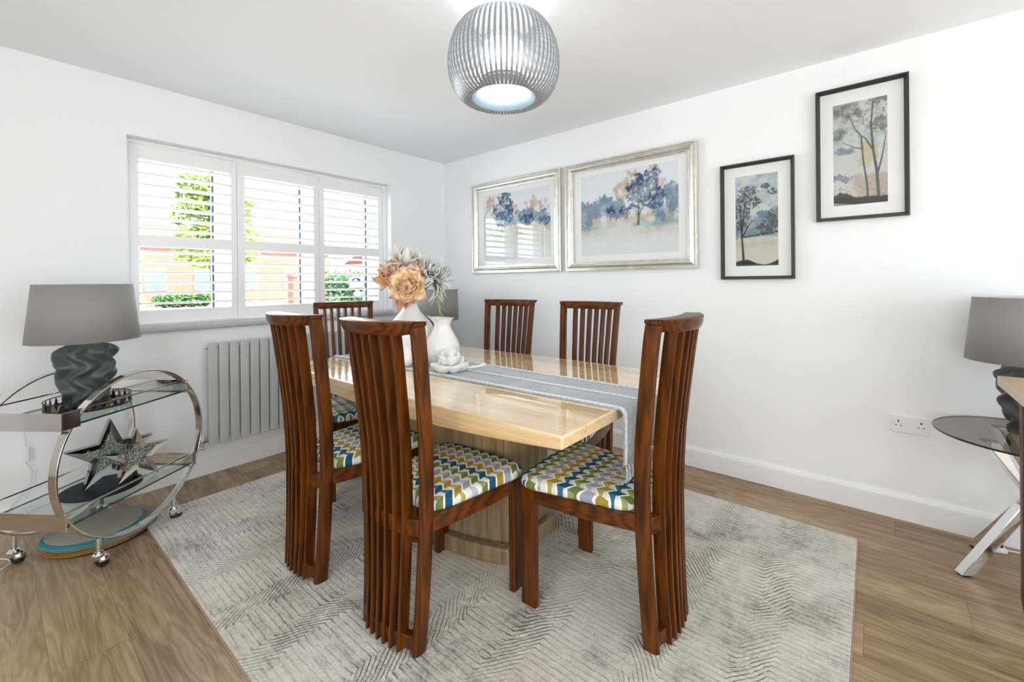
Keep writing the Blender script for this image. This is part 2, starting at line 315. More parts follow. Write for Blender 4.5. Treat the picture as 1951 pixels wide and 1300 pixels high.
# ------------------------------------------------------------------ mesh building
class MB:
    def __init__(s): s.v = []; s.f = []; s.mi = []; s.c = None
    def add(s, vs, fs, mi=0):
        b = len(s.v); s.v += [tuple(v) for v in vs]; s.f += [tuple(i+b for i in f) for f in fs]; s.mi += [mi]*len(fs); return s
    def box(s, x0, x1, y0, y1, z0, z1, mi=0, m=None):
        vs = [Vector((x, y, z)) for z in (z0, z1) for y in (y0, y1) for x in (x0, x1)]
        if m is not None: vs = [m @ v for v in vs]
        return s.add(vs, [(0, 2, 3, 1), (4, 5, 7, 6), (0, 1, 5, 4), (2, 6, 7, 3), (0, 4, 6, 2), (1, 3, 7, 5)], mi)
    def loft(s, rings, cap0=True, cap1=True, close=False, mi=0):
        n = len(rings[0]); vs = [p for r in rings for p in r]; fs = []
        k = len(rings)
        for i in range(k if close else k-1):
            a, b = i*n, ((i+1) % k)*n
            for j in range(n):
                fs.append((a+j, a+(j+1) % n, b+(j+1) % n, b+j))
        if not close:
            if cap0: fs.append(tuple(range(n))[::-1])
            if cap1: fs.append(tuple(range((k-1)*n, k*n)))
        return s.add(vs, fs, mi)
    def lathe(s, prof, n=48, c=(0, 0, 0), cap0=False, cap1=False, fn=None, mi=0):
        rings = []
        for (r, z) in prof:
            ring = []
            for j in range(n):
                t = 2*pi*j/n; rr = r*(fn(t, z) if fn else 1)
                ring.append((c[0]+rr*cos(t), c[1]+rr*sin(t), c[2]+z))
            rings.append(ring)
        return s.loft(rings, cap0, cap1, mi=mi)
    def tube(s, path, r, n=10, caps=True, closed=False, flat=1.0, mi=0):
        P = [Vector(p) for p in path]; rings = []; up = Vector((0, 0, 1)); prev = None
        L = len(P)
        for i, p in enumerate(P):
            if closed: t = (P[(i+1) % L]-P[i-1]).normalized()
            else: t = (P[min(i+1, L-1)]-P[max(i-1, 0)]).normalized()
            if prev is None:
                a = up if abs(t.z) < 0.9 else Vector((1, 0, 0)); x = t.cross(a).normalized()
            else:
                x = (prev-t*prev.dot(t)).normalized()
            prev = x; y = t.cross(x); rr = r[i] if isinstance(r, (list, tuple)) else r
            rings.append([p+x*rr*cos(2*pi*j/n)+y*rr*flat*sin(2*pi*j/n) for j in range(n)])
        return s.loft(rings, caps, caps, close=closed, mi=mi)
    def prism(s, poly, z0, z1, mi=0, m=None):
        r0 = [Vector((x, y, z0)) for x, y in poly]; r1 = [Vector((x, y, z1)) for x, y in poly]
        if m is not None: r0 = [m @ v for v in r0]; r1 = [m @ v for v in r1]
        return s.loft([r0, r1], mi=mi)
    def sphere(s, c, r, n=16, k=10, sc=(1, 1, 1), m=None):
        rings = []
        for i in range(1, k):
            a = pi*i/k
            rings.append([Vector((sc[0]*r*sin(a)*cos(2*pi*j/n), sc[1]*r*sin(a)*sin(2*pi*j/n), -sc[2]*r*cos(a))) for j in range(n)])
        top, bot = Vector((0, 0, sc[2]*r)), Vector((0, 0, -sc[2]*r))
        m = m or Matrix.Identity(4); c = Vector(c)
        rings = [[m @ p + c for p in rg] for rg in rings]
        b = len(s.v); s.loft(rings, False, False)
        nb = len(s.v); s.v += [tuple(m @ bot + c), tuple(m @ top + c)]
        for j in range(n):
            s.f.append((nb, b+(j+1) % n, b+j)); s.mi.append(0)
            t0 = b+(k-2)*n; s.f.append((nb+1, t0+j, t0+(j+1) % n)); s.mi.append(0)
        return s
    def build(s, name, mats, parent=None, smooth=True, angle=35, bevel=0, seg=2, loc=None, cols=None):
        me = bpy.data.meshes.new(name); me.from_pydata(s.v, [], s.f)
        mats = mats if isinstance(mats, (list, tuple)) else [mats]
        for m_ in mats: me.materials.append(m_)
        if len(mats) > 1: me.polygons.foreach_set('material_index', s.mi)
        me.validate(); me.update()
        import bmesh
        b = bmesh.new(); b.from_mesh(me); bmesh.ops.recalc_face_normals(b, faces=b.faces); b.to_mesh(me); b.free()
        if cols is not None:
            ca = me.color_attributes.new('Col', 'FLOAT_COLOR', 'POINT')
            ca.data.foreach_set('color', np.asarray(cols, dtype=np.float32).ravel())
        if smooth:
            me.polygons.foreach_set('use_smooth', [True]*len(me.polygons)); me.set_sharp_from_angle(angle=R(angle))
        o = bpy.data.objects.new(name, me); COL.objects.link(o)
        if loc is not None: o.location = loc
        if parent is not None: o.parent = parent
        if bevel:
            bm = o.modifiers.new('edge', 'BEVEL'); bm.width = bevel; bm.segments = seg; bm.limit_method = 'ANGLE'; bm.angle_limit = R(40)
        return o
def thing(name, label, cat, loc=(0, 0, 0), rz=0, group=None):
    o = bpy.data.objects.new(name, None); COL.objects.link(o); o.empty_display_size = 0.05
    o.location = loc; o.rotation_euler = (0, 0, rz); tag(o, label, cat, group); return o
def tag(o, label, cat, group=None, kind=None):
    o['label'] = label; o['category'] = cat
    if group: o['group'] = group
    if kind: o['kind'] = kind
    return o
def struct(o): o['kind'] = 'structure'; return o
def copy_tree(o, parent=None):
    c = o.copy(); COL.objects.link(c); c.parent = parent
    for ch in list(o.children): copy_tree(ch, c)
    return c
def rrect(x0, x1, y0, y1, r, n=5):
    pts = []
    for cx, cy, a0 in ((x1-r, y1-r, 0), (x0+r, y1-r, 90), (x0+r, y0+r, 180), (x1-r, y0+r, 270)):
        for i in range(n+1):
            a = R(a0+90*i/n); pts.append((cx+r*cos(a), cy+r*sin(a)))
    return pts

# ------------------------------------------------------------------ room shell
RX0, RY0, H = -5.2, -6.5, 2.4
struct(MB().box(RX0-0.3, 0.3, RY0-0.3, 0.3, -0.1, 0).build('floor', M_FLOOR, smooth=False))
struct(MB().box(RX0-0.3, 0.3, RY0-0.3, 0.3, H, H+0.2).build('ceiling', M_CEIL, smooth=False))
struct(MB().box(0, 0.3, RY0-0.3, 0.3, 0, H).build('wall_right', M_WALL, smooth=False))
WX0, WX1, WZ0, WZ1 = -2.414, -0.632, 0.93, 2.086
wl = MB(); wl.box(RX0-0.3, WX0, 0, 0.3, 0, H).box(WX1, 0, 0, 0.3, 0, H).box(WX0, WX1, 0, 0.3, 0, WZ0).box(WX0, WX1, 0, 0.3, WZ1, H)
struct(wl.build('wall_left', M_WALL, smooth=False))
wr = MB(); wr.box(RX0, -4.2, RY0-0.3, RY0, 0, H).box(-1.0, 0, RY0-0.3, RY0, 0, H).box(-4.2, -1.0, RY0-0.3, RY0, 2.15, H)
struct(wr.build('wall_rear', M_WALL, smooth=False))
ws = MB(); ws.box(RX0-0.3, RX0, RY0, -4.8, 0, H).box(RX0-0.3, RX0, -2.4, 0, 0, H).box(RX0-0.3, RX0, -4.8, -2.4, 0, 0.8).box(RX0-0.3, RX0, -4.8, -2.4, 2.1, H)
struct(ws.build('wall_side', M_WALL, smooth=False))
def opening_frame(name, horiz, a0, a1, z0, z1, c, nm):
    e = bpy.data.objects.new(name, None); COL.objects.link(e); e['kind'] = 'structure'
    f = MB(); t = 0.07
    def bx(p0, p1, q0, q1):
        if horiz: f.box(p0, p1, c-0.05, c+0.02, q0, q1)
        else: f.box(c-0.05, c+0.02, p0, p1, q0, q1)
    bx(a0, a1, z0, z0+t); bx(a0, a1, z1-t, z1); k = nm
    for i in range(k+1):
        x = a0+(a1-a0-t)*i/k; bx(x, x+t, z0+t, z1-t)
    f.build('frame', M_UPVC, e, smooth=False)
    for i in range(k):
        p = MB(); x0 = a0+(a1-a0-t)*i/k+t; x1 = a0+(a1-a0-t)*(i+1)/k
        if horiz: p.box(x0, x1, c-0.02, c-0.014, z0+t, z1-t)
        else: p.box(c-0.02, c-0.014, x0, x1, z0+t, z1-t)
        p.build('pane', M_GLASS, e, smooth=False)
opening_frame('added_door_1', True, -4.2, -1.0, 0, 2.15, RY0-0.05, 4)  # unseen doors, added so fill light enters behind the camera
opening_frame('added_window_2', False, -4.8, -2.4, 0.8, 2.1, RX0-0.05, 3)  # unseen window, added as an opening for the side fill

def skirting(name, m):
    prof = [(0, 0), (0.016, 0), (0.016, 0.096), (0.0145, 0.0975), (0.0145, 0.0995), (0.016, 0.101), (0.0155, 0.106), (0.008, 0.122), (0.004, 0.124), (0, 0.124)]
    return prof
def skirt(name, p0, p1, nrm):
    prof = skirting(name, 0); a, b, n = Vector(p0), Vector(p1), Vector(nrm)
    m = MB(); m.loft([[q+n*d+Vector((0, 0, z)) for d, z in prof] for q in (a, b)])
    return struct(m.build(name, M_GLOSSW, smooth=False))
skirt('baseboard_left', (RX0, 0, 0), (0, 0, 0), (0, -1, 0))
skirt('baseboard_right', (0, 0, 0), (0, RY0, 0), (-1, 0, 0))
skirt('baseboard_side', (RX0, RY0, 0), (RX0, 0, 0), (1, 0, 0))

# window board with rounded nose
nose = [(0.07, 0.93), (-0.018, 0.93), (-0.027, 0.935), (-0.032, 0.945), (-0.033, 0.955), (-0.030, 0.967), (-0.022, 0.975), (-0.012, 0.978), (0.3, 0.978), (0.3, 0.9305), (0.07, 0.9305)]
tr = MB(); tr.loft([[(x, y, z) for y, z in nose if y < 0.08 or True] for x in (WX0, WX1)])
hn = [(-0.001, 0.93), (-0.018, 0.93), (-0.027, 0.935), (-0.032, 0.945), (-0.033, 0.955), (-0.030, 0.967), (-0.022, 0.975), (-0.012, 0.978), (-0.001, 0.978)]
tr.loft([[(x, y, z) for y, z in hn] for x in (WX0-0.035, WX1+0.04)])
struct(tr.build('trim_1', M_GLOSSW, angle=50))

# window: white upvc frame behind the shutters
wi = bpy.data.objects.new('window_1', None); COL.objects.link(wi); wi['kind'] = 'structure'
YW = 0.17
fr = MB(); fr.box(WX0, WX1, YW, YW+0.07, 0.978, 1.04).box(WX0, WX1, YW, YW+0.07, 2.02, WZ1).box(WX0, -2.33, YW, YW+0.07, 1.04, 2.02)
for a, b in ((-1.938, -1.815), (-1.35, -1.225), (-0.77, WX1)): fr.box(a, b, YW, YW+0.07, 1.04, 2.02)
fr.build('frame', M_UPVC, wi, smooth=False, bevel=0.006)
sash = MB()
for a, b in ((-2.33, -1.938), (-1.815, -1.35), (-1.225, -0.77)):
    g = MB(); g.box(a, b, YW+0.035, YW+0.041, 1.04, 2.02); g.build('pane', M_GLASS, wi, smooth=False)
    k = MB(); k.box(b-0.012, b-0.0005, YW+0.001, YW+0.03, 1.04, 2.02); k.build('gasket', M_GASKET, wi, smooth=False)
st = MB(); st.box(-0.922, -0.79, YW+0.032, YW+0.034, 1.176, 1.272)
sk = st.build('sticker', plain('sticker_white', srgb(214, 226, 240), 0.5), wi, smooth=False)
M_INK = plain('sticker_ink', srgb(36, 48, 84), 0.6)
em = MB(); em.add([(-0.856+0.042*cos(t*pi/16), YW+0.0315, 1.242+0.019*sin(t*pi/16)) for t in range(32)], [tuple(range(32))])
em.build('emblem', M_INK, sk, smooth=False)
em = MB()
em.add([(-0.862+0.018*cos(t*pi/8), YW+0.031, 1.243+0.010*sin(t*pi/8)) for t in range(16)], [tuple(range(16))])
em.build('emblem', plain('sticker_pale', srgb(214, 226, 240), 0.5), sk, smooth=False)
em = MB()
for i, (a, b) in enumerate(((-0.90, -0.82), (-0.89, -0.83), (-0.905, -0.81))): em.box(a, b, YW+0.0312, YW+0.0318, 1.212-i*0.011, 1.214-i*0.011)
em.build('printed_lines', plain('sticker_grey', srgb(120, 134, 160), 0.6), sk, smooth=False)
rs = MB(); rs.add([(-0.838+0.045*cos(t*pi/16), YW+0.033, 1.122+0.026*sin(t*pi/16)) for t in range(32)], [tuple(range(32))])
rk = rs.build('sticker', plain('sticker_round', srgb(226, 234, 244), 0.5), wi, smooth=False)
em = MB(); em.tube([(-0.838+0.02*cos(t*pi/10), YW+0.032, 1.122+0.013*sin(t*pi/10)) for t in range(3, 15)], 0.0012, 5)
em.build('emblem', plain('sticker_ring', srgb(150, 160, 180), 0.6), rk)

# plantation shutters
sh = thing('window_shutter', 'white louvred plantation shutters filling the window recess above the sill', 'shutters', (0, 0, 0))
SY = 0.075
f = MB(); f.box(WX0+0.001, -2.394, SY-0.003, SY+0.045, 0.979, WZ1-0.001).box(-0.666, WX1-0.001, SY-0.003, SY+0.045, 0.979, WZ1-0.001)
f.box(-2.394, -0.666, SY-0.003, SY+0.045, 2.061, WZ1-0.001)
f.build('frame', M_GLOSSW, sh, smooth=False, bevel=0.002)
f = MB(); f.box(-2.394, -0.666, SY+0.004, SY+0.045, 0.979, 0.982); f.build('bottom_trim', M_GLOSSW, sh, smooth=False)
lv0 = None
for (p0, p1, o0, o1) in ((-2.391, -1.828, -2.350, -1.864), (-1.826, -1.249, -1.779, -1.292), (-1.246, -0.669, -1.205, -0.712)):
    pn = MB()
    for (a, b, z0, z1) in ((p0, o0, 0.984, 2.057), (o1, p1, 0.984, 2.057), (o0, o1, 0.984, 1.062), (o0, o1, 1.448, 1.519), (o0, o1, 1.973, 2.057)):
        pn.box(a, b, SY, SY+0.028, z0, z1)
    pn = pn.build('shutter_panel', M_GLOSSW, sh, smooth=False, bevel=0.0015)
    wd = o1-o0
    zs = [1.952-0.0662*i for i in range(7)] + [1.418-0.0632*i for i in range(6)]
    prof = [(-0.031, -0.0042), (-0.029, -0.0052), (0, -0.0060), (0.029, -0.0052), (0.031, -0.0042), (0.031, 0.0042), (0.029, 0.0052), (0, 0.0060), (-0.029, 0.0052), (-0.031, 0.0042)]
    lm = MB(); lm.loft([[(x, y, z) for y, z in prof] for x in (-wd/2+0.001, wd/2-0.001)])
    for i, z in enumerate(zs):
        if i == 0: lo = lm.build('louvre', M_GLOSSW, pn, angle=50); l0 = lo
        else: lo = l0.copy(); COL.objects.link(lo)
        lo.location = ((o0+o1)/2, SY+0.016, z); lo.rotation_euler = (R(-4), 0, 0)
    rodm = MB()
    rx = o1-0.045
    rodm.box(rx-0.001, rx+0.001, SY+0.048, SY+0.051, 1.53, 1.962).box(rx+0.007, rx+0.009, SY+0.048, SY+0.051, 1.07, 1.44)
    rodm.build('tilt_rod', plain('tilt_rod_grey', srgb(170, 180, 196), 0.4), pn, smooth=False)
    for hz in (1.98, 1.03):
        hx = p0 if p0 < -2 else p1
        MB().tube([(hx, SY-0.004, hz-0.03), (hx, SY-0.004, hz+0.03)], 0.004, 8).build('hinge', M_GLOSSW, pn)

# ------------------------------------------------------------------ rug
rb = MB(); rb.prism(rrect(-2.432, -0.373, -3.24, -0.372, 0.012), 0, 0.010)
rug = rb.build('rug', M_RUG, smooth=False, bevel=0.003); tag(rug, 'large grey and beige faded chevron rug under the dining table', 'rug')
bd = MB()
for (x0, x1, y0, y1) in ((-2.436, -2.432, -3.244, -0.368), (-0.373, -0.369, -3.244, -0.368), (-2.432, -0.373, -3.244, -3.24), (-2.432, -0.373, -0.372, -0.368)): bd.box(x0, x1, y0, y1, 0, 0.0095)
bd.build('binding', M_RUGEDGE, rug, smooth=False)
RZ = 0.010

# ------------------------------------------------------------------ dining chairs
ZK = [0, .118, .25, .39, .5, .7, .83, .95, 1.02, 1.075, 1.10]
YK = [-.002, .006, .012, .016, .018, .009, -.005, -.019, -.027, -.037, -.040]
def yf(z): return float(np.interp(z, ZK, YK))
TW, BW, HT = 0.192, 0.145, 1.091
def hw(z): return BW+(TW-BW)*z/HT
def bulge(z): return 0.027+0.013*z/HT
def sweepz(zs, fn):
    return [[(x, y, z if dz is None else z+dz) for x, y, dz in fn(z)] for z in zs]
def make_chair():
    t = thing('dining_chair', '', 'chair')
    zs = [0, .06, .14, .25, .36, .46, .56, .68, .8, .9, .98, 1.04, 1.072]
    T = 0.026
    for sd in (-1, 1):
        def sec(z):
            w = hw(z)*sd; y = yf(z); i = w-T*sd
            top = z > 1.07
            dz = (lambda xx: None) if not top else (lambda xx: 0.003-0.55*abs(w-xx)*0.9)
            pts = [(w, y-0.004), (w-0.003*sd, y), (i+0.003*sd, y), (i, y-0.004), (i, y-0.044), (i+0.004*sd, y-0.049), (w-0.014*sd, y-0.051), (w-0.005*sd, y-0.046), (w, y-0.034)]
            return [(px, py, dz(px)) for px, py in pts]
        MB().loft(sweepz(zs, sec)).build('back_post', M_WZ, t, angle=50, bevel=0.0015)
    for i in range(6):
        rings = []
        for z in [0.012]+zs[1:-1]+[1.06]:
            s = (i-2.5)*(0.0325+0.0135*z/HT); bk = yf(z)-0.050-bulge(z)*(1-(s/hw(z))**2)-0.006
            h_ = 0.0062
            rings.append([(s-h_, bk+0.002, z), (s-h_, bk+0.040, z), (s+h_, bk+0.040, z), (s+h_, bk+0.002, z), (s+h_*0.6, bk, z), (s-h_*0.6, bk, z)])
        MB().loft(rings).build('back_slat', M_WZ, t, angle=50)
    # curved rails at floor and seat level
    for nm, z0, z1 in (('lower_rail', 0.022, 0.066), ('seat_back_rail', 0.386, 0.440)):
        zm = (z0+z1)/2; w = hw(zm)-0.02; rings = []
        for k in range(17):
            s = -w+2*w*k/16; bk = yf(zm)-0.049-bulge(zm)*(1-(s/hw(zm))**2)+0.004
            rings.append([(s, bk, z0), (s, bk+0.028, z0), (s, bk+0.028, z1), (s, bk, z1)])
        MB().loft(rings).build(nm, M_WX, t, angle=50, bevel=0.002)
    # crest rail
    rings = []
    w = TW+0.003
    for k in range(33):
        s = -w+2*w*k/32; q = 1-(s/w)**2; y0 = yf(HT)
        bk = y0-0.048-bulge(HT)*q*1.25-0.010; ft = y0+0.002-0.028*q
        low = HT-0.013-min(1, (w-abs(s))/0.042)*0.030
        rings.append([(s, bk+0.012, low), (s, ft-0.002, low), (s, ft, low+0.003), (s, ft, HT-0.002), (s, ft-0.002, HT), (s, bk+0.003, HT), (s, bk, HT-0.003), (s, bk+0.004, low+0.014)])
    MB().loft(rings).build('crest_rail', M_WX, t, angle=50)
    # seat frame
    FW, D = 0.224, 0.44
    for sd in (-1, 1):
        a = Vector((sd*(hw(.41)-0.002), 0.012, 0)); b = Vector((sd*(FW-0.001), D-0.06, 0)); rings = []
        for k in range(9):
            q = k/8; c = a.lerp(b, q)+Vector((sd*0.012*sin(pi*q), 0, 0)); z0 = 0.388+0.006*q; z1 = 0.444
            rings.append([(c.x, c.y, z0), (c.x-sd*0.022, c.y, z0), (c.x-sd*0.022, c.y, z1), (c.x, c.y, z1)])
        MB().loft(rings).build('side_rail', M_WY, t, angle=50, bevel=0.0015)
        lg = MB(); x0, x1 = sorted((sd*FW, sd*(FW-0.030)))
        lg.loft([[(x, y, z) for x, y in rrect(x0, x1, D-0.066, D, 0.008, 3)] for z in (0, 0.012, 0.444)])
        lg.build('front_leg', M_WZ, t, angle=50, bevel=0.002)
    MB().box(-FW+0.03, FW-0.03, D-0.030, D-0.006, 0.392, 0.444).build('front_rail', M_WX, t, smooth=False, bevel=0.002)
    # cushion
    def outline(sc, n=64):
        pts = []
        for j in range(n):
            a = 2*pi*j/n; ca, sa = cos(a), sin(a); e = 0.26
            x = (abs(ca)**e)*(1 if ca > 0 else -1); y = (abs(sa)**e)*(1 if sa > 0 else -1)
            yy = 0.236+y*0.222*sc; q = (yy-0.014)/0.444; half = 0.160+(0.236-0.160)*min(1, q*1.15)
            pts.append((x*half*sc, yy+0.012*(1-abs(x)**2)*(1 if y > 0.9 else 0)))
        return pts
    ringz = [(0.965, 0.441), (0.99, 0.446), (1.0, 0.456), (0.995, 0.466), (0.97, 0.475), (0.92, 0.481), (0.82, 0.485), (0.66, 0.488), (0.45, 0.4895), (0.2, 0.490)]
    MB().loft([[(x, y, z) for x, y in outline(s_)] for s_, z in ringz]).build('seat_cushion', M_SEAT, t, angle=80)
    return t
ch0 = make_chair()
CH = [(-2.056, -1.445, -90, 'high-backed slatted walnut chair on the left long side, nearest the radiator and bar cart'),
      (-2.029, -2.026, -87, 'high-backed slatted walnut chair in the centre foreground, back to the camera beside the left chair'),
      (-1.434, -2.713, 0.7, 'slatted walnut chair at the near table end with the runner fringe hanging over its seat'),
      (-1.425, -0.632, 167, 'slatted walnut chair at the far table end in front of the shuttered window'),
      (-0.705, -1.392, 99, 'slatted walnut chair on the wall side of the table, closer to the corner'),
      (-0.722, -2.014, 91, 'slatted walnut chair on the wall side of the table below the large silver frame')]
for i, (x, y, a, lb) in enumerate(CH):
    c = ch0 if i == 0 else copy_tree(ch0)
    c.location = (x, y, RZ); c.rotation_euler = (0, 0, R(a)); c.scale = (1, 1, (HT-RZ)/HT); c['label'] = lb; c['group'] = 'dining chairs around the table'

# ------------------------------------------------------------------ dining table
TX, TY, TZ = -1.337, -1.672, 0.76
tb = thing('dining_table', 'polished cream travertine dining table with thick top and curved pedestal', 'table', (0, 0, 0))
rings = []
for k in range(33):
    q = 2*k/32-1; y = TY+0.932*q; hb = 0.535; t_ = 0.041+0.043*(1-q*q)
    xl, xr = TX-hb-0.012*(1-q*q), TX+hb+0.022*(1-q*q)
    rings.append([(xl, y, TZ-t_), (xr, y, TZ-t_), (xr, y, TZ), (xl, y, TZ)])
MB().loft(rings).build('tabletop', M_TRAV, tb, angle=30, bevel=0.006, seg=3)
def lens(cx, cy, L, e, mid, n=20):
    pts = [(cx-(e+(mid-e)*(1-(2*k/n-1)**2)), cy-L+2*L*k/n) for k in range(n+1)]
    return pts+[(2*cx-x, y) for x, y in pts[::-1]]
PX = -1.352
m = MB(); m.prism(lens(PX, TY, 0.405, 0.155, 0.255), RZ+0.07, TZ-0.082); m.build('pedestal', M_TRAVL, tb, angle=30, bevel=0.008)
m = MB(); m.prism(lens(PX, TY, 0.44, 0.185, 0.29), RZ, RZ+0.07); m.build('plinth', M_TRAVL, tb, angle=30, bevel=0.008)

# table runner
ru = thing('table_runner', 'grey woven table runner with white braid stripes lying along the tabletop', 'table runner', (0, 0, 0))
def run_path():
    P = []
    y1 = TY+0.932+0.02
    P += [(y1+0.006, 0.60), (y1+0.004, 0.68), (y1, TZ-0.01), (y1-0.012, TZ+0.004)]
    for k in range(1, 30): P.append((y1-0.012-(y1-0.012-(TY-0.945))*k/30, TZ+0.004))
    y0 = TY-0.952
    P += [(y0+0.004, TZ+0.003), (y0-0.004, TZ-0.003), (y0-0.009, TZ-0.014), (y0-0.011, TZ-0.04), (y0-0.012, 0.66), (y0-0.014, 0.61), (y0-0.012, 0.565)]
    return P
RP = run_path()
def rx(q, y): # q 0..1 across
    l = -1.530-0.038*(y+2.59)/1.79; r = -1.212+0.012*(y+2.59)/1.0*0.3
    return l+(r-l)*q
def ripple(q, y, z): return 0.006*sin(q*17+1)*max(0, (0.74-z))/0.2 if z < 0.74 else 0
m = MB(); n = 24; vs = []; fs = []
for (y, z) in RP:
    for j in range(n+1):
        q = j/n; vs.append((rx(q, y), y+ripple(q, y, z), z))
for i in range(len(RP)-1):
    for j in range(n): fs.append((i*(n+1)+j, i*(n+1)+j+1, (i+1)*(n+1)+j+1, (i+1)*(n+1)+j))
m.add(vs, fs); o = m.build('cloth', M_RUN, ru, angle=80); sd = o.modifiers.new('thickness', 'SOLIDIFY'); sd.thickness = 0.003; sd.offset = -1
for q in (0.035, 0.5, 0.965):
    m = MB()
    dense = []
    for i in range(len(RP)-1):
        y0, z0 = RP[i]; y1, z1 = RP[i+1]; L = max(1, int(math.hypot(y1-y0, z1-z0)/0.006))
        for k in range(L): dense.append((y0+(y1-y0)*k/L, z0+(z1-z0)*k/L))
    for ph in (0, pi):
        pts = []
        for k, (y, z) in enumerate(dense):
            hang = 1 if z < TZ-0.008 else 0
            out_ = Vector((0, (-1 if y < TY else 1)*0.003, 0)) if hang else Vector((0, 0, 0.0035))
            pts.append(Vector((rx(q, y)+0.0042*sin(k*0.75+ph), y+ripple(q, y, z), z))+out_+(Vector((0, 0.001*cos(k*0.75+ph), 0)) if hang else Vector((0, 0, 0.001*cos(k*0.75+ph)))))
        m.tube(pts, 0.0035, 5)
    m.build('braid_stripe', M_BRAID, ru)
random.seed(3)
yb = TY-0.964
for q in [0.03+0.94*i/13 for i in range(14)]:
    m = MB()
    for k in range(6):
        x = rx(q, yb)+random.uniform(-0.008, 0.008); dx = random.uniform(-0.012, 0.012); e = random.uniform(0.506, 0.52)
        yy = yb+random.uniform(-0.003, 0.003)
        L = random.uniform(0.01, 0.05)
        m.tube([(x*0.5+rx(q, yb)*0.5, yy, 0.566), (rx(q, yb)+dx*0.2, yy-0.003, 0.548), (x+dx*0.5, yy-0.004, 0.525), (x+dx, yy+0.0, e-0.002), (x+dx*1.3, yy+0.012, 0.505), (x+dx*1.5+random.uniform(-.01, .01), yy+0.012+L, 0.504)], 0.0016, 4)
    m.sphere((rx(q, yb), yb-0.002, 0.553), 0.0055, 8, 6)
    m.build('tassel', M_FRINGE, ru)

# ------------------------------------------------------------------ vases and ornaments on the table
VZ = TZ+0.0055
def flute(n, a, tw=0): return lambda t, z: 1+a*(abs(sin(n*t/2+tw*z))-0.5)
v1p = [(0.0, 0.004), (0.046, 0.0), (0.056, 0.012), (0.066, 0.035), (0.088, 0.06), (0.112, 0.09), (0.128, 0.12), (0.134, 0.15), (0.131, 0.175), (0.121, 0.205), (0.104, 0.232), (0.086, 0.25), (0.070, 0.268), (0.052, 0.288), (0.041, 0.31), (0.035, 0.33), (0.033, 0.35), (0.034, 0.372), (0.039, 0.388), (0.036, 0.389), (0.030, 0.37), (0.029, 0.33), (0.034, 0.30), (0.06, 0.26), (0.09, 0.2)]
m = MB(); m.lathe(v1p, 96, fn=flute(28, 0.03))
o = m.build('vase', M_PORC, loc=(-1.414, -1.298, VZ), angle=70); tag(o, 'tall white bottle vase with a bulbous fluted body, holding the artificial flowers', 'vase')
v2p = [(0.0, 0.004), (0.046, 0.0), (0.058, 0.01), (0.078, 0.035), (0.090, 0.06), (0.095, 0.085), (0.092, 0.11), (0.083, 0.135), (0.070, 0.16), (0.056, 0.185), (0.046, 0.205), (0.044, 0.217), (0.047, 0.232), (0.056, 0.248), (0.067, 0.260), (0.063, 0.260), (0.050, 0.244), (0.040, 0.222), (0.042, 0.2), (0.06, 0.16)]
m = MB(); m.lathe(v2p, 72, fn=flute(36, 0.022))
vs = []
for (x, y, z) in m.v:
    if z > 0.235:
        a = math.atan2(y, x); k = (z-0.235)/0.026; sp = max(0, cos(a-R(150)))**6
        z += 0.014*k*sp-0.003*k*(1+cos(2*a)); x += 0.016*k*sp*cos(R(150)); y += 0.016*k*sp*sin(R(150))
    vs.append((x, y, z))
m.v = vs
o = m.build('vase', M_PORC, loc=(-1.361, -1.503, VZ), angle=70); tag(o, 'shorter white fluted jug vase with flared lip, empty, behind the white ceramic flower', 'vase')
m = MB(); m.lathe([(0.0, 0.002), (0.016, 0), (0.028, 0.008), (0.038, 0.026), (0.041, 0.045), (0.037, 0.065), (0.028, 0.082), (0.018, 0.095), (0.012, 0.104), (0.0, 0.107)], 40)
o = m.build('ceramic_pear', M_PORC, loc=(-1.500, -1.372, VZ), angle=70); tag(o, 'small white rounded ceramic ornament at the foot of the tall vase', 'ornament')

def petal(m, base, direction, up, L, W, cup=0.3, curl=0.2, cols=None, c0=None, c1=None, nu=7, nv=4, c2=None, ruffle=0.0, shape=None):
    d = Vector(direction).normalized(); u = Vector(up); u = (u-d*u.dot(d)).normalized(); sdv = d.cross(u)
    b = Vector(base); st = len(m.v); vs = []; fs = []
    for i in range(nu+1):
        t = i/nu
        wdt = W*((sin(pi*min(1, t*0.86+0.10))**0.8)*(1-0.75*t**5) if shape is None else shape(t))
        ang = curl*t*t*1.6; p = b+d*(L*t*cos(ang))+u*(L*t*sin(ang))
        for j in range(nv+1):
            s = 2*j/nv-1
            q = p+sdv*(wdt*s)+u*(cup*wdt*s*s+ruffle*L*sin(5*s+7*t+b.x*90)*t)
            vs.append(q)
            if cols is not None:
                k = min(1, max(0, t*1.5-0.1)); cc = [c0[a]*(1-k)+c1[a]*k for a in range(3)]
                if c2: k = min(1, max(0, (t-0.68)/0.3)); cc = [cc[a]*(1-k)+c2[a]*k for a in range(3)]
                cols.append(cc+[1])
    for i in range(nu):
        for j in range(nv): a = i*(nv+1)+j; fs.append((a, a+1, a+nv+2, a+nv+1))
    m.add(vs, fs)
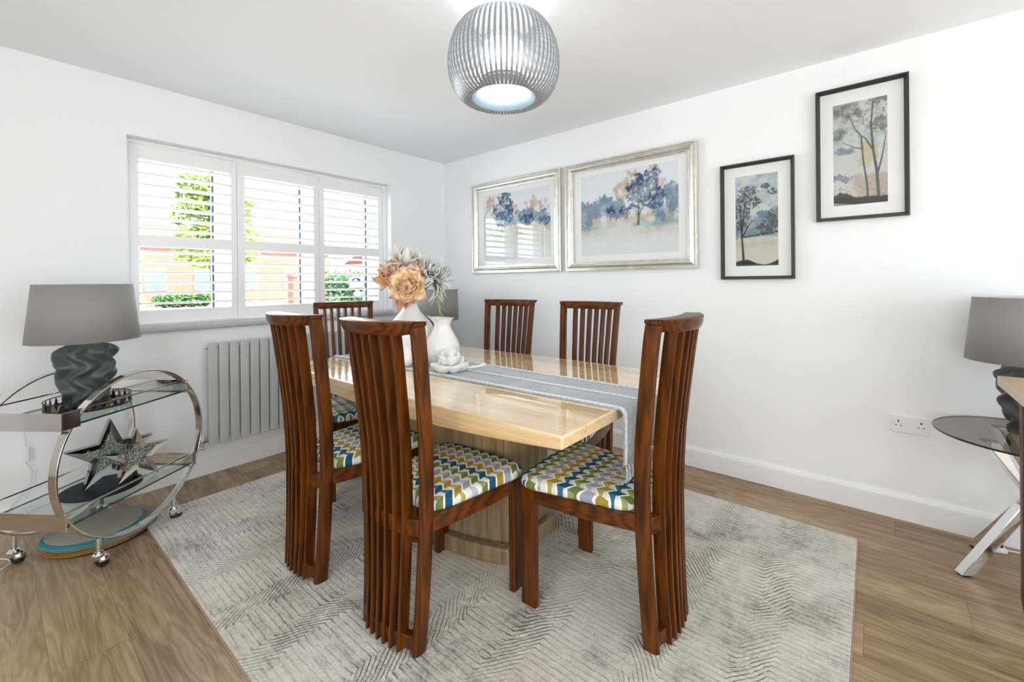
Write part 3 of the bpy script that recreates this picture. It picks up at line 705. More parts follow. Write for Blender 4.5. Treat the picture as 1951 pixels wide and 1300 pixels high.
def flower(label, c, face, r, c0, c1, layers, W=0.33, cup=0.3, curl=0.3, group='artificial blooms in the tall vase', centre=None, ruffle=0.0, seed=1, up=None, L=1.0, cat='artificial flower', stem_to=(-1.414, -1.298, 1.10), open0=80, open1=15, shape=None, c2=None):
    rnd = random.Random(seed); c = Vector(c); n = Vector(face).normalized()
    a = Vector((0, 0, 1)) if abs(n.z) < 0.9 else Vector((1, 0, 0)); ux = n.cross(a).normalized(); uy = n.cross(ux)
    t = thing('artificial_flower', label, cat, c, 0, group)
    m = MB(); cols = []
    for li, cnt in enumerate(layers):
        op = open0+(open1-open0)*li/max(1, len(layers)-1)
        for k in range(cnt):
            th = 2*pi*(k+0.5*(li % 2))/cnt+rnd.uniform(-0.15, 0.15); o_ = R(op+rnd.uniform(-8, 8))
            rad = ux*cos(th)+uy*sin(th); d = rad*sin(o_)+n*cos(o_)
            ln = r*L*(1-0.10*li)*rnd.uniform(0.88, 1.1)
            petal(m, rad*r*0.05, d, n-rad*0.2, ln, ln*W*rnd.uniform(0.85, 1.1), cup, curl*rnd.uniform(0.3, 1.3)*(1 if rnd.random() < 0.75 else -0.8), cols, c0, c1, ruffle=ruffle, shape=shape, c2=c2)
    o = m.build('petals', M_PETAL, t, angle=180, cols=cols); sd = o.modifiers.new('thickness', 'SOLIDIFY'); sd.thickness = 0.0012
    if centre:
        mc = MB()
        for k in range(26):
            th = rnd.uniform(0, 2*pi); q = rnd.uniform(0, 0.16*r); e = (ux*cos(th)+uy*sin(th))
            mc.tube([e*q, e*q*1.4+n*r*0.22, e*q*1.8+n*r*0.32], 0.0016, 4)
        mc.build('stamens', plain('stamen', centre, 0.6), t)
    s0 = -n*0.005; s3 = Vector(stem_to)-c; mid = s0.lerp(s3, 0.5)-n*0.03
    pts = [s0, s0.lerp(mid, 0.6), mid.lerp(s3, 0.5), s3]
    MB().tube(pts, 0.0028, 6).build('stem', M_STEM, t)
    return t
PE0, PE1 = srgb(246, 176, 84)[:3], srgb(255, 238, 200)[:3]; PK = srgb(224, 168, 148)[:3]
BE0, BE1 = srgb(110, 92, 92)[:3], srgb(240, 234, 224)[:3]
MV0, MV1 = srgb(120, 90, 100)[:3], srgb(206, 182, 180)[:3]
GW0, GW1 = srgb(110, 112, 112)[:3], srgb(224, 226, 222)[:3]
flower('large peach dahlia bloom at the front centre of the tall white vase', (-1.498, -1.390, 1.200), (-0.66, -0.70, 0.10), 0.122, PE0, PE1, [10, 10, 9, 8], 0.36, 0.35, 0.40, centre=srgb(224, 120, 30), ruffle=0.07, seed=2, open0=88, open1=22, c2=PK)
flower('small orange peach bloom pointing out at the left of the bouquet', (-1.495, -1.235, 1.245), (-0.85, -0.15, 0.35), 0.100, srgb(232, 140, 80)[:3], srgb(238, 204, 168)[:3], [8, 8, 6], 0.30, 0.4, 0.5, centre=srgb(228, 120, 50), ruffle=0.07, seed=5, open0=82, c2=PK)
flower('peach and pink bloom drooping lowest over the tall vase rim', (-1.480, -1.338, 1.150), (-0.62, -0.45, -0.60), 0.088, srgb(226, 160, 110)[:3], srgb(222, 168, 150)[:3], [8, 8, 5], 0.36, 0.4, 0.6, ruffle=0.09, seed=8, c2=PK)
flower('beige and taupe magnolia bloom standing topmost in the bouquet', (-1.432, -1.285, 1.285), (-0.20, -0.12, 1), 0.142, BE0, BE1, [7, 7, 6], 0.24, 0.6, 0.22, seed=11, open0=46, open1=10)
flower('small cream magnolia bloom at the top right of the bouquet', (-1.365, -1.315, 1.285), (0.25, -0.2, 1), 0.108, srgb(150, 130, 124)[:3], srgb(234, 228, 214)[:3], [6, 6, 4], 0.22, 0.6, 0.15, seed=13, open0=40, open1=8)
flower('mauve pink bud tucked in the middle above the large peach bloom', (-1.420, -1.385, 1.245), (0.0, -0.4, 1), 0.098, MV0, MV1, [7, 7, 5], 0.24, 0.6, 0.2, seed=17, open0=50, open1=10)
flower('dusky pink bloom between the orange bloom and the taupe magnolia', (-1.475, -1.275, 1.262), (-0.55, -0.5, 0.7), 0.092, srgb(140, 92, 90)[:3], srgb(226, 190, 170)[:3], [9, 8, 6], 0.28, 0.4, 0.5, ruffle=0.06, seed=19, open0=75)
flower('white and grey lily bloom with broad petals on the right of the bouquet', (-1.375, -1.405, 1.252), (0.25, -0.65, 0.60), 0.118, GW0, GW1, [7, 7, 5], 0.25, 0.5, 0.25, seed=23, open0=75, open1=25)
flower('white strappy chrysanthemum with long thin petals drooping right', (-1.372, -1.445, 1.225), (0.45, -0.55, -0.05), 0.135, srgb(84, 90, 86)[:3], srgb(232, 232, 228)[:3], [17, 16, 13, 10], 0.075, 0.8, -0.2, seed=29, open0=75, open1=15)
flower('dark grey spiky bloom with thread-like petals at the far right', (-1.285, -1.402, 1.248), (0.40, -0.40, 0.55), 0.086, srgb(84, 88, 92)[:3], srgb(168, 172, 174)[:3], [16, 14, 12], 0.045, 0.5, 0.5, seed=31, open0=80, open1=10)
t = thing('leaf_spray', 'drooping green leaf tips hanging below the right of the bouquet', 'artificial leaves', (-1.360, -1.440, 1.175), 0, 'artificial blooms in the tall vase')
m = MB()
for k, (dx, dz, dd) in enumerate(((0.0, -0.16, -0.02), (0.045, -0.13, -0.01), (0.02, -0.10, 0.0), (-0.02, -0.09, -0.01))):
    P = [(0, 0, 0.02), (dx*0.1+0.01, dd, dz*0.4), (dx*0.45+0.012, dd*1.5, dz*0.8), (dx+0.03, dd*2-0.02, dz)]
    m.tube(P, [0.006, 0.012, 0.007, 0.001], 8, flat=0.35)
m.build('leaves', plain('pale_green_leaf', srgb(150, 172, 118), 0.5), t)
MB().tube([(0, 0, 0.02), (-0.02, 0.04, 0.01), (-0.05, 0.13, -0.05)], 0.003, 6).build('stem', M_STEM, t)

t = thing('ceramic_magnolia', 'white ceramic magnolia flower ornament lying on the runner in front of the jug vase', 'ornament', (-1.444, -1.652, VZ), R(-20))
def blob_petal(az, rad, z0, a_, b_, c_, tilt):
    m = MB(); m.sphere((0, 0, 0), 1.0, 24, 14)
    T = Matrix.Rotation(R(az), 4, 'Z') @ Matrix.Translation((rad, 0, z0)) @ Matrix.Rotation(-R(tilt), 4, 'Y')
    vs = []
    for x, y, z in m.v:
        k = 1+0.18*x; zz = z*c_-0.45*c_*max(0, z)*(1-x*x*.6-y*y*.6)*1.6+0.5*c_*(x*x+y*y)-0.25*c_
        vs.append(tuple(T @ Vector((x*a_, y*b_*k, zz))))
    m.v = vs; return m
for (az, rad, z0, a_, b_, c_, tl) in ((160, .052, .027, .046, .040, .024, 8), (215, .055, .027, .048, .042, .025, 4), (268, .052, .026, .044, .038, .024, 4), (320, .054, .028, .046, .040, .025, 10), (20, .050, .034, .044, .038, .020, 40), (95, .045, .034, .044, .040, .020, 45),
                                      (190, .030, .058, .036, .032, .018, 40), (262, .032, .056, .036, .032, .018, 38), (345, .030, .062, .036, .032, .016, 55), (60, .026, .070, .040, .034, .014, 68), (130, .026, .068, .036, .030, .014, 70), (300, .010, .080, .022, .020, .014, 70)):
    blob_petal(az, rad, z0, a_, b_, c_, tl).build('petal', M_PORC2, t, angle=180)
m = MB(); m.tube([(0.03, -0.02, 0.02), (0.09, -0.05, 0.016), (0.125, -0.075, 0.022), (0.155, -0.095, 0.032)], [0.006, 0.006, 0.007, 0.010], 10); m.build('stem', M_PORC2, t)

# ------------------------------------------------------------------ pendant light
PXY = (-1.560, -2.128)
pd = thing('pendant_light', 'round white and silver slatted ribbon pendant light hanging lit from the ceiling', 'pendant light', (*PXY, 2.4))
MB().lathe([(0.0, -0.028), (0.022, -0.028), (0.046, -0.02), (0.05, -0.006), (0.05, 0.0), (0, 0)], 40).build('ceiling_rose', M_GLOSSW, pd)
MB().tube([(0, 0, -0.026), (0, 0, -0.16)], 0.003, 8).build('cord', M_CABLE, pd)
prof = [(r_, z_-2.4) for r_, z_ in ((.125,2.285),(.150,2.281),(.178,2.262),(.203,2.228),(.220,2.185),(.229,2.14),(.2305,2.10),(.226,2.06),(.213,2.022),(.195,1.993),(.174,1.975),(.153,1.967),(.135,1.972),(.120,1.985),(.108,2.005),(.101,2.03))]
m = MB(); n = len(prof); rings = []
for i, (r, z) in enumerate(prof):
    a, b = prof[max(0, i-1)], prof[min(n-1, i+1)]; tx, tz = b[0]-a[0], b[1]-a[1]; l = math.hypot(tx, tz); nx, nz = -tz/l, tx/l
    hw_ = 0.0052; h2 = 0.0008
    rings.append([(r+nx*h2, -hw_, z+nz*h2), (r+nx*h2, hw_, z+nz*h2), (r-nx*h2, hw_, z-nz*h2), (r-nx*h2, -hw_, z-nz*h2)])
m.loft(rings); s0 = m.build('ribbon_slat', M_STRIPM, pd, angle=60)
for k in range(1, 66):
    c = s0.copy(); COL.objects.link(c); c.rotation_euler = (0, 0, 2*pi*k/66)
for nm, r, z in (('top_ring', .125, -.114), ('inner_ring', .100, -.368)):
    MB().tube([(r*cos(2*pi*k/64), r*sin(2*pi*k/64), z) for k in range(64)], 0.0028, 6, closed=True).build(nm, M_CHROME, pd)
MB().lathe([(.0975, -.352), (.0975, -.372), (.1045, -.394), (.1165, -.413), (.133, -.425), (.1315, -.427), (.115, -.415), (.103, -.396), (.096, -.372), (.096, -.352)], 64).build('reflector_ring', M_REFL, pd)
MB().lathe([(0.0, -.198), (.083, -.198), (.0835, -.203), (.0835, -.372), (.077, -.379), (0.0, -.379)], 48).build('diffuser', M_GLOW, pd)
MB().lathe([(.0845, -.184), (.087, -.184), (.087, -.214), (.0845, -.214), (.0845, -.184)], 48).build('diffuser_collar', M_CHROME, pd)
for k in range(3):
    a = 2*pi*k/3; MB().tube([(0, 0, -.158), (0, 0, -.186), (.086*cos(a), .086*sin(a), -.186), (.1245*cos(a), .1245*sin(a), -.116)], 0.0022, 6).build('support_arm', M_CHROME, pd)
    a += 0.4; MB().tube([(.087*cos(a), .087*sin(a), -.20), (.0985*cos(a), .0985*sin(a), -.37)], 0.0016, 6).build('support_wire', M_CHROME, pd)

# ------------------------------------------------------------------ pictures
rng = np.random.default_rng(4)
def vnoise(h, w_, s, oct_=4, seed=0):
    r = np.random.default_rng(seed); out_ = np.zeros((h, w_)); amp = 1; tot = 0
    for o_ in range(oct_):
        k = s*(2**o_); gh, gw = int(k*h/w_)+3, int(k)+3; g = r.random((gh, gw))
        yy = np.linspace(0, gh-1.001, h); xx = np.linspace(0, gw-1.001, w_); y0 = yy.astype(int); x0 = xx.astype(int)
        fy = (yy-y0)[:, None]; fx = (xx-x0)[None]; fy = fy*fy*(3-2*fy); fx = fx*fx*(3-2*fx)
        a = g[np.ix_(y0, x0)]; b = g[np.ix_(y0, x0+1)]; c = g[np.ix_(y0+1, x0)]; d = g[np.ix_(y0+1, x0+1)]
        out_ += amp*((a*(1-fx)+b*fx)*(1-fy)+(c*(1-fx)+d*fx)*fy); tot += amp; amp *= 0.6
    return out_/tot
def L3(r, g, b): return np.array(srgb(r, g, b)[:3])
def blend(img, mask, col): 
    m_ = np.clip(mask, 0, 1)[..., None]; img[:] = img*(1-m_)+col*m_
def sst(x, a, b): t_ = np.clip((x-a)/(b-a), 0, 1); return t_*t_*(3-2*t_)
def blobs(U, V, nz, cs, soft=0.25):
    m_ = np.zeros_like(U); wob_ = vnoise(*U.shape, 46, 3, 77)
    for (cx, cy, rx_, ry_) in cs:
        d = np.sqrt(((U-cx)/rx_)**2+((V-cy)/ry_)**2); m_ = np.maximum(m_, sst(1.15-d+(nz-0.5)*1.6+(wob_-.5)*.8, 0, soft))
    return m_*(0.62+0.5*wob_)*(0.75+0.4*sst(nz, .35, .6))
def stroke(img, U, V, pts, w0, w1, col, asp=1.0, op=1.0):
    L = len(pts)-1
    for i in range(L):
        (x0, y0), (x1, y1) = pts[i], pts[i+1]; dx, dy = (x1-x0)*asp, y1-y0; l2 = dx*dx+dy*dy
        t_ = np.clip((((U-x0)*asp)*dx+(V-y0)*dy)/l2, 0, 1); d = np.hypot((U-x0)*asp-t_*dx, V-y0-t_*dy)
        ww = w0+(w1-w0)*(i+t_)/L; blend(img, sst(ww*1.3-d, 0, ww*0.6)*op, col)
def art(kind, hh, ww):
    V, U = np.meshgrid(np.linspace(0, 1, hh), np.linspace(0, 1, ww), indexing='ij'); asp = ww/hh
    n1 = vnoise(hh, ww, 5, 5, 1+kind); n2 = vnoise(hh, ww, 14, 4, 20+kind); n3 = vnoise(hh, ww, 30, 3, 40+kind); nl = vnoise(hh, ww, 3, 3, 60+kind)
    img = np.zeros((hh, ww, 3))+L3(238, 243, 248)
    blue, navy, teal, tan, cream = L3(108, 138, 168), L3(50, 72, 108), L3(128, 166, 172), L3(206, 180, 152), L3(228, 226, 222)
    if kind in (0, 1):
        base = 0.44 if kind == 0 else 0.42
        blend(img, sst(base+0.10-V+(n1-.5)*.1, 0, .12)*0.9, cream)
        blend(img, sst(0.11-abs(V-base-.02)+(n1-.5)*.15, 0, .1)*sst(n2, .35, .6)*0.8, tan)
        blend(img, sst(0.07-abs(V-base+.08)+(n1-.5)*.15, 0, .1)*sst(nl, .4, .6)*0.85, teal)
        blend(img, sst(0.06-abs(V-base+.17)+(n1-.5)*.15, 0, .1)*sst(nl, .45, .65)*0.6, L3(214, 190, 166))
        if kind == 1:
            cs_b = [(.06, .52, .09, .13), (.2, .55, .08, .1), (.3, .58, .09, .13), (.44, .55, .09, .12), (.94, .62, .09, .17), (.82, .52, .08, .13)]
            cs_t = [(.48, .74, .1, .13), (.55, .86, .08, .11), (.82, .8, .06, .12), (.78, .94, .05, .07), (.27, .66, .03, .05)]
            cs_n = [(.62, .72, .10, .16), (.74, .82, .09, .13), (.70, .66, .13, .13), (.60, .62, .09, .08), (.84, .62, .06, .1), (.33, .53, .04, .05), (.49, .52, .05, .05), (.8, .54, .06, .05)]
            tr_ = [((.62, .34), (.625, .56), 0.016), ((.62, .44), (.57, .56), .006), ((.625, .44), (.68, .58), .007), ((.33, .42), (.33, .52), .006), ((.5, .42), (.5, .5), .005), ((.81, .42), (.81, .52), .006), ((.92, .45), (.93, .55), .005)]
        else:
            cs_b = [(.62, .60, .14, .11), (.9, .57, .12, .1), (.3, .6, .13, .13), (.45, .56, .1, .08)]
            cs_t = [(.12, .82, .08, .12), (.08, .66, .08, .09), (.5, .72, .06, .08), (.8, .75, .09, .1), (.64, .78, .05, .05), (.95, .74, .04, .12)]
            cs_n = [(.33, .88, .09, .14), (.25, .72, .09, .12), (.42, .74, .06, .12), (.28, .6, .12, .08), (.66, .56, .09, .07), (.92, .54, .07, .06)]
            tr_ = [((.3, .4), (.3, .6), .01), ((.65, .42), (.65, .52), .005)]
        blend(img, blobs(U, V, n1, cs_t, .3)*sst(n2, .3, .55)*.85, tan)
        blend(img, blobs(U, V, n1, cs_b, .35)*.85, blue)
        blend(img, blobs(U, V, n1, cs_b, .3)*sst(n2, .45, .65)*.6, L3(132, 160, 172))
        blend(img, blobs(U, V, n2, cs_n, .25)*sst(n3, .25, .45)*.95, L3(78, 106, 144))
        blend(img, blobs(U, V, n2, cs_n, .25)*sst(n1, .48, .62)*.9, navy)
        blend(img, blobs(U, V, n2, cs_n, .3)*sst(n3, .62, .72)*.8, L3(170, 188, 200))
        for a, b, w_ in tr_: stroke(img, U, V, [a, ((a[0]+b[0])/2+.004, (a[1]+b[1])/2), b], w_, w_*.5, L3(96, 106, 112), asp, .9)
        blend(img, sst(0.30-V+(nl-.5)*.1, 0, .25)*.9, L3(236, 240, 244))
        drip = vnoise(hh, ww, 40, 2, 5)[hh//2][None]; blend(img, sst(drip, .55, .7)*sst(base-V, 0, .05)*sst(V, .1, .3)*.25, L3(190, 206, 210))
    elif kind == 2:
        img[:] = L3(206, 214, 214)
        blend(img, sst(n1, .4, .6)*.8, L3(170, 190, 196)); blend(img, sst(nl, .5, .7)*.5, L3(150, 168, 200)); blend(img, sst(n2, .55, .7)*.5, L3(225, 225, 218))
        blend(img, blobs(U, V, n1, [(.4, .42, .5, .12), (.8, .45, .35, .16)], .3)*.8, L3(110, 136, 140)); blend(img, blobs(U, V, n1, [(.55, .5, .18, .08)], .3)*.8, L3(118, 140, 172))
        blend(img, blobs(U, V, n2, [(.85, .46, .16, .12), (.7, .40, .2, .06)], .3)*.85, L3(76, 84, 80))
        blend(img, sst(.33-V+(n1-.5)*.04, 0, .03), L3(214, 210, 198)); blend(img, sst(.06-abs(V-.24)+(n1-.5)*.1, 0, .06)*.6, L3(182, 190, 160)); blend(img, sst(.015-abs(V-.335-.05*(U-.5)), 0, .01)*sst(n3, .3, .5), L3(56, 66, 66))
        blend(img, blobs(U, V, n2, [(.2, .72, .22, .10), (.32, .83, .22, .05), (.15, .6, .2, .08), (.5, .7, .1, .05), (.12, .45, .14, .05), (.7, .86, .1, .03), (.88, .8, .12, .03)], .2)*sst(n3, .3, .45), L3(84, 92, 88))
        tk = L3(46, 52, 54)
        stroke(img, U, V, [(.19, .04), (.17, .2), (.15, .32), (.13, .5), (.1, .68)], .012, .004, tk, asp); stroke(img, U, V, [(.16, .32), (.28, .42), (.4, .5)], .008, .003, tk, asp); stroke(img, U, V, [(.15, .36), (.2, .55), (.22, .7)], .007, .003, tk, asp)
        blend(img, sst(.045+.03*np.sin(U*7)-V+(n2-.5)*.02, 0, .01), L3(44, 50, 58)); blend(img, sst(.02-V, 0, .01)*.7, L3(70, 110, 110))
    else:
        img[:] = L3(212, 214, 210)
        blend(img, sst(n1, .42, .62)*sst(V, .5, .7)*.8, L3(158, 164, 152)); blend(img, sst(n2, .5, .65)*sst(V, .6, .8)*.7, L3(128, 136, 128)); blend(img, sst(nl, .5, .7)*.5*sst(V, .4, .5), L3(170, 190, 200))
        blend(img, blobs(U, V, n1, [(.08, .72, .14, .06), (.2, .92, .14, .05), (.5, .88, .1, .04), (.9, .75, .14, .06), (.85, .97, .15, .03)], .2)*.8, L3(118, 120, 110))
        blend(img, blobs(U, V, n1, [(.65, .5, .16, .10), (.6, .40, .16, .06)], .3)*.7, L3(202, 186, 140)); blend(img, blobs(U, V, n1, [(.15, .53, .16, .03), (.35, .54, .1, .03)], .3)*.8, L3(112, 132, 146))
        blend(img, sst(.30-V+(n1-.5)*.06, 0, .04)*sst(U+V*.5, .35, .6)*.8, L3(184, 168, 146)); blend(img, blobs(U, V, n2, [(.1, .27, .16, .03), (.25, .25, .1, .03)], .25)*.9, L3(118, 128, 158))
        blend(img, sst(n3, .55, .65)*sst(.25-V, 0, .1)*.6, L3(150, 126, 92))
        tk = L3(92, 98, 104)
        stroke(img, U, V, [(.65, .03), (.63, .2), (.57, .4), (.55, .53), (.38, .56), (.18, .62)], .009, .003, tk, asp); stroke(img, U, V, [(.55, .53), (.53, .66), (.42, .73), (.3, .87)], .007, .003, tk, asp); stroke(img, U, V, [(.73, .52), (.6, .63), (.5, .67)], .007, .004, tk, asp)
        stroke(img, U, V, [(.84, .03), (.81, .3), (.75, .5), (.71, .75), (.75, .97)], .013, .005, tk, asp); stroke(img, U, V, [(.82, .27), (.9, .42), (.97, .62)], .008, .003, tk, asp)
        blend(img, sst(.07+.06*np.exp(-((U-.15)/.2)**2)-V+(n2-.5)*.03, 0, .01), L3(74, 74, 72)); blend(img, sst(.035-V-U*.08, 0, .01), L3(160, 160, 158))
    return img
def picture(label, yl, yr, z0, z1, iyl, iyr, iz0, iz1, kind, silverf):
    t = thing('framed_picture', label, 'picture', (0, (yl+yr)/2, (z0+z1)/2), 0, 'framed watercolours on the right wall')
    cy, cz = (yl+yr)/2, (z0+z1)/2
    if silverf: prof = [(0, .001), (0, .026), (.003, .030), (.010, .031), (.013, .029), (.015, .022), (.021, .022), (.023, .027), (.028, .033), (.036, .036), (.044, .033), (.050, .025), (.053, .019), (.058, .019), (.062, .015), (.067, .014), (.067, .006)]; gz = .012; lip = .067
    else: prof = [(0, .001), (0, .031), (.0015, .033), (.008, .033), (.0095, .031), (.019, .012), (.019, .006)]; gz = .011; lip = .019
    W, Hh = abs(yl-yr)/2, (z1-z0)/2
    rings = []
    for d, h in prof:
        a, b = W-d, Hh-d; rings.append([(-h, a, -b), (-h, -a, -b), (-h, -a, b), (-h, a, b)])
    m = MB(); m.loft(rings, False, False)
    m.build('frame', M_SILVER if silverf else M_FRAMEB, t, angle=14)
    a, b = W-lip+.003, Hh-lip+.003
    MB().box(-.006, -.001, -a, a, -b, b).build('mount_board', M_MOUNT, t, smooth=False)
    hh = 150 if silverf else 200; ww = int(hh*abs(iyl-iyr)/(iz1-iz0)); img = art(kind, hh, ww)
    V, U = np.meshgrid(np.linspace(iz0, iz1, hh)-cz, np.linspace(iyl, iyr, ww)-cy, indexing='ij')
    vs = np.stack([np.full(U.shape, -.0066), U, V], -1).reshape(-1, 3)
    idx = np.arange(hh*ww).reshape(hh, ww); fs = np.stack([idx[:-1, :-1], idx[:-1, 1:], idx[1:, 1:], idx[1:, :-1]], -1).reshape(-1, 4)
    m = MB(); m.v = [tuple(p_) for p_ in vs.tolist()]; m.f = [tuple(q) for q in fs.tolist()]; m.mi = [0]*len(m.f)
    m.build('print', M_PRINT, t, smooth=False, cols=np.concatenate([img.reshape(-1, 3), np.ones((hh*ww, 1))], 1))
    MB().box(-gz-.0015, -gz, -a, a, -b, b).build('glazing', M_PICGLASS, t, smooth=False)
picture('silver framed blue tree watercolour nearest the corner, left of its twin', -.407, -1.395, 1.295, 2.118, -.548, -1.290, 1.412, 2.004, 0, True)
picture('silver framed blue tree watercolour above the wall side chairs, right of its twin', -1.442, -2.440, 1.292, 2.116, -1.575, -2.315, 1.405, 2.012, 1, True)
picture('small black framed tree watercolour hung lower beside the silver frames', -2.577, -2.964, 1.215, 1.915, -2.658, -2.882, 1.295, 1.838, 2, False)
picture('black framed autumn tree watercolour hung highest on the right wall', -3.066, -3.446, 1.525, 2.232, -3.142, -3.364, 1.604, 2.146, 3, False)

# ------------------------------------------------------------------ double socket
sk = thing('double_socket', 'white double power socket on the right wall above the skirting', 'socket', (0, -3.439, 0.479))
m = MB(); m.loft([[(-h, y, z) for y, z in rrect(-w_, w_, -hh, hh, .004)] for h, w_, hh in ((0, .073, .043), (.006, .073, .043), (.009, .070, .040))]); m.build('faceplate', M_SOCK, sk, angle=30)
for s_ in (-1, 1):
    m = MB(); m.box(-.0125, -.0085, s_*.011-.0065, s_*.011+.0065, .008, .028); m.build('switch', M_SOCK, sk, smooth=False, bevel=.001)
    m = MB(); cy = s_*.042
    m.box(-.0095, -.0088, cy-.003, cy+.003, .010, .020).box(-.0095, -.0088, cy-.013, cy-.006, -.009, -.005).box(-.0095, -.0088, cy+.006, cy+.013, -.009, -.005); m.build('pin_holes', M_HOLE, sk, smooth=False)
    m = MB(); m.tube([(-.009, s_*.060, .004), (-.0105, s_*.060, .004)], .0025, 8); m.build('screw', M_CHROME, sk)

# ------------------------------------------------------------------ radiator
rd = thing('radiator', 'grey flat-panel vertical bar radiator below the window', 'radiator', (0, 0, 0))
x0 = -2.052
for k in range(15):
    x = x0+.0605*k; m = MB(); m.prism(rrect(x, x+.052, -.095, -.078, .005, 3), .205, .845); m.build('panel', M_RAD, rd, angle=40, bevel=.002)
m = MB(); m.tube([(x0+.004, -.064, .815), (x0+.895, -.064, .815)], .0135, 12).tube([(x0+.004, -.064, .235), (x0+.895, -.064, .235)], .0135, 12); m.build('header_pipe', M_RAD, rd)
m = MB()
for x in (-1.85, -1.4): MB().box(x, x+.03, -.052, -.0005, .27, .33).build('bracket', M_RAD, rd, smooth=False); MB().box(x, x+.03, -.052, -.0005, .74, .80).build('bracket', M_RAD, rd, smooth=False)
MB().tube([(x0+.004, -.064, .815), (x0-.006, -.064, .815)], .010, 12).build('air_plug', M_CHROME, rd)
m = MB(); m.tube([(x0+.004, -.064, .225), (x0-.03, -.064, .225)], .009, 10).tube([(x0-.03, -.064, .185), (x0-.03, -.064, .235)], .011, 12).tube([(x0-.03, -.064, .19), (x0-.03, -.004, .185)], .007, 10).sphere((x0-.03, -.064, .19), .013, 12, 8); v = m.build('valve', M_CHROME, rd)
MB().tube([(x0-.03, -.064, .235), (x0-.03, -.064, .272)], .013, 14).build('valve_cap', M_SOCK, v)

# ------------------------------------------------------------------ table lamps
def make_lamp(label, loc, rb, rt, hsh=.265, hb=.290, rot=0):
    t = thing('table_lamp', label, 'lamp', loc, rot)
    prof = []; K = 44
    for i in range(K+1):
        q = i/K; r = .062+.034*sin(min(1, q*1.25)*pi/2)
        if q > .84: r *= math.sqrt(max(0.02, 1-((q-.84)/.165)**2))
        prof.append((r, hb*q))
    def fn(tt, z):
        q = z/hb; e = 0.19*(1 if q < .86 else max(0.15, (1-q)/.14))
        ph = 0.42*sin(q*pi*5.2+0.6); a = sin(6*(tt+ph*0.75))
        return 1+e*(a if a > 0 else a*0.55)+0.045*sin(q*pi*5.2+tt)
    m = MB(); m.lathe(prof, 140, fn=fn, cap0=True, cap1=True); m.build('base', M_LAMPBASE, t, angle=75)
    MB().tube([(0, 0, hb-.01), (0, 0, hb+.06)], .007, 12).build('neck', M_BRASS, t)
    z0, z1 = hb+.0, hb+hsh
    m = MB(); m.lathe([(rb, z0+.004), (rt, z1)], 96); sd = m.build('shade', M_SHADE, t, angle=60); q = sd.modifiers.new('thickness', 'SOLIDIFY'); q.thickness = .0015; q.offset = 1
    m = MB(); m.lathe([(rb-.001, z0+.004), (rt-.001, z1)], 96); m.build('shade_lining', M_SHADEIN, sd, angle=60)
    m = MB()
    for k in range(3):
        a = 2*pi*k/3; m.tube([(0, 0, z1-.03), (rt*.99*cos(a), rt*.99*sin(a), z1-.006)], .0015, 6)
    m.tube([(0, 0, hb+.05), (0, 0, z1-.028)], .004, 8); m.build('shade_carrier', M_CHROME, t)
    MB().sphere((0, 0, hb+.12), .028, 16, 10, (1, 1, 1.25)).build('bulb', plain('opal_bulb', srgb(235, 235, 230), .4), t)
    return t

# ------------------------------------------------------------------ bar cart
CU = R(35.8); CX, CY = -2.471, -.636
cart = thing('bar_cart', 'chrome round-hoop bar cart on castors with two glass shelves, at the left', 'bar cart', (CX, CY, 0), CU)
def hoop(off):
    rings = []
    for k in range(120):
        a = 2*pi*k/120; rings.append([(r_*cos(a), off+w_, .442+r_*sin(a)) for r_, w_ in ((.367, 0), (.367, .034), (.3595, .034), (.3595, 0))])
    return MB().loft(rings, close=True).build('hoop', M_NICKEL, cart, angle=50, bevel=.0012)
hoop(0); hoop(.396)
def shelf(zg, zr, ul, ur):
    m = MB(); m.prism([(ul+.004, .016), (ur-.004, .016), (ur-.004, .414), (ul+.004, .414)], zg, zg+.008)
    for i, f_ in enumerate(m.f):
        zz = {round(m.v[a][2], 4) for a in f_}
        if len(zz) > 1: m.mi[i] = 1
    m.build('glass_shelf', [M_CARTGLASS, M_GEDGE], cart, smooth=False)
    for u0 in (ul, ur):
        MB().box(u0-.0025, u0+.0025, -.004, .434, zg-.004, zr+.002).build('end_plate', M_NICKEL, cart, smooth=False, bevel=.001)
    for off in (.010, .420):
        MB().box(ul, ur, off-.003, off+.003, zr-.005, zr+.001).build('rail', M_CHROME, cart, smooth=False)
        for u0 in (ul, ur):
            lim = math.sqrt(max(0, .3595**2-((zg+zr)/2-.442)**2))*(1 if u0 > 0 else -1)
            if abs(lim-u0) > .02: MB().box(min(u0, lim), max(u0, lim), off-.012, off-.008, zg-.004, zr+.001).build('bracket', M_NICKEL, cart, smooth=False, bevel=.001)
shelf(.643, .707, -.345, .262); shelf(.241, .305, -.334, .290)
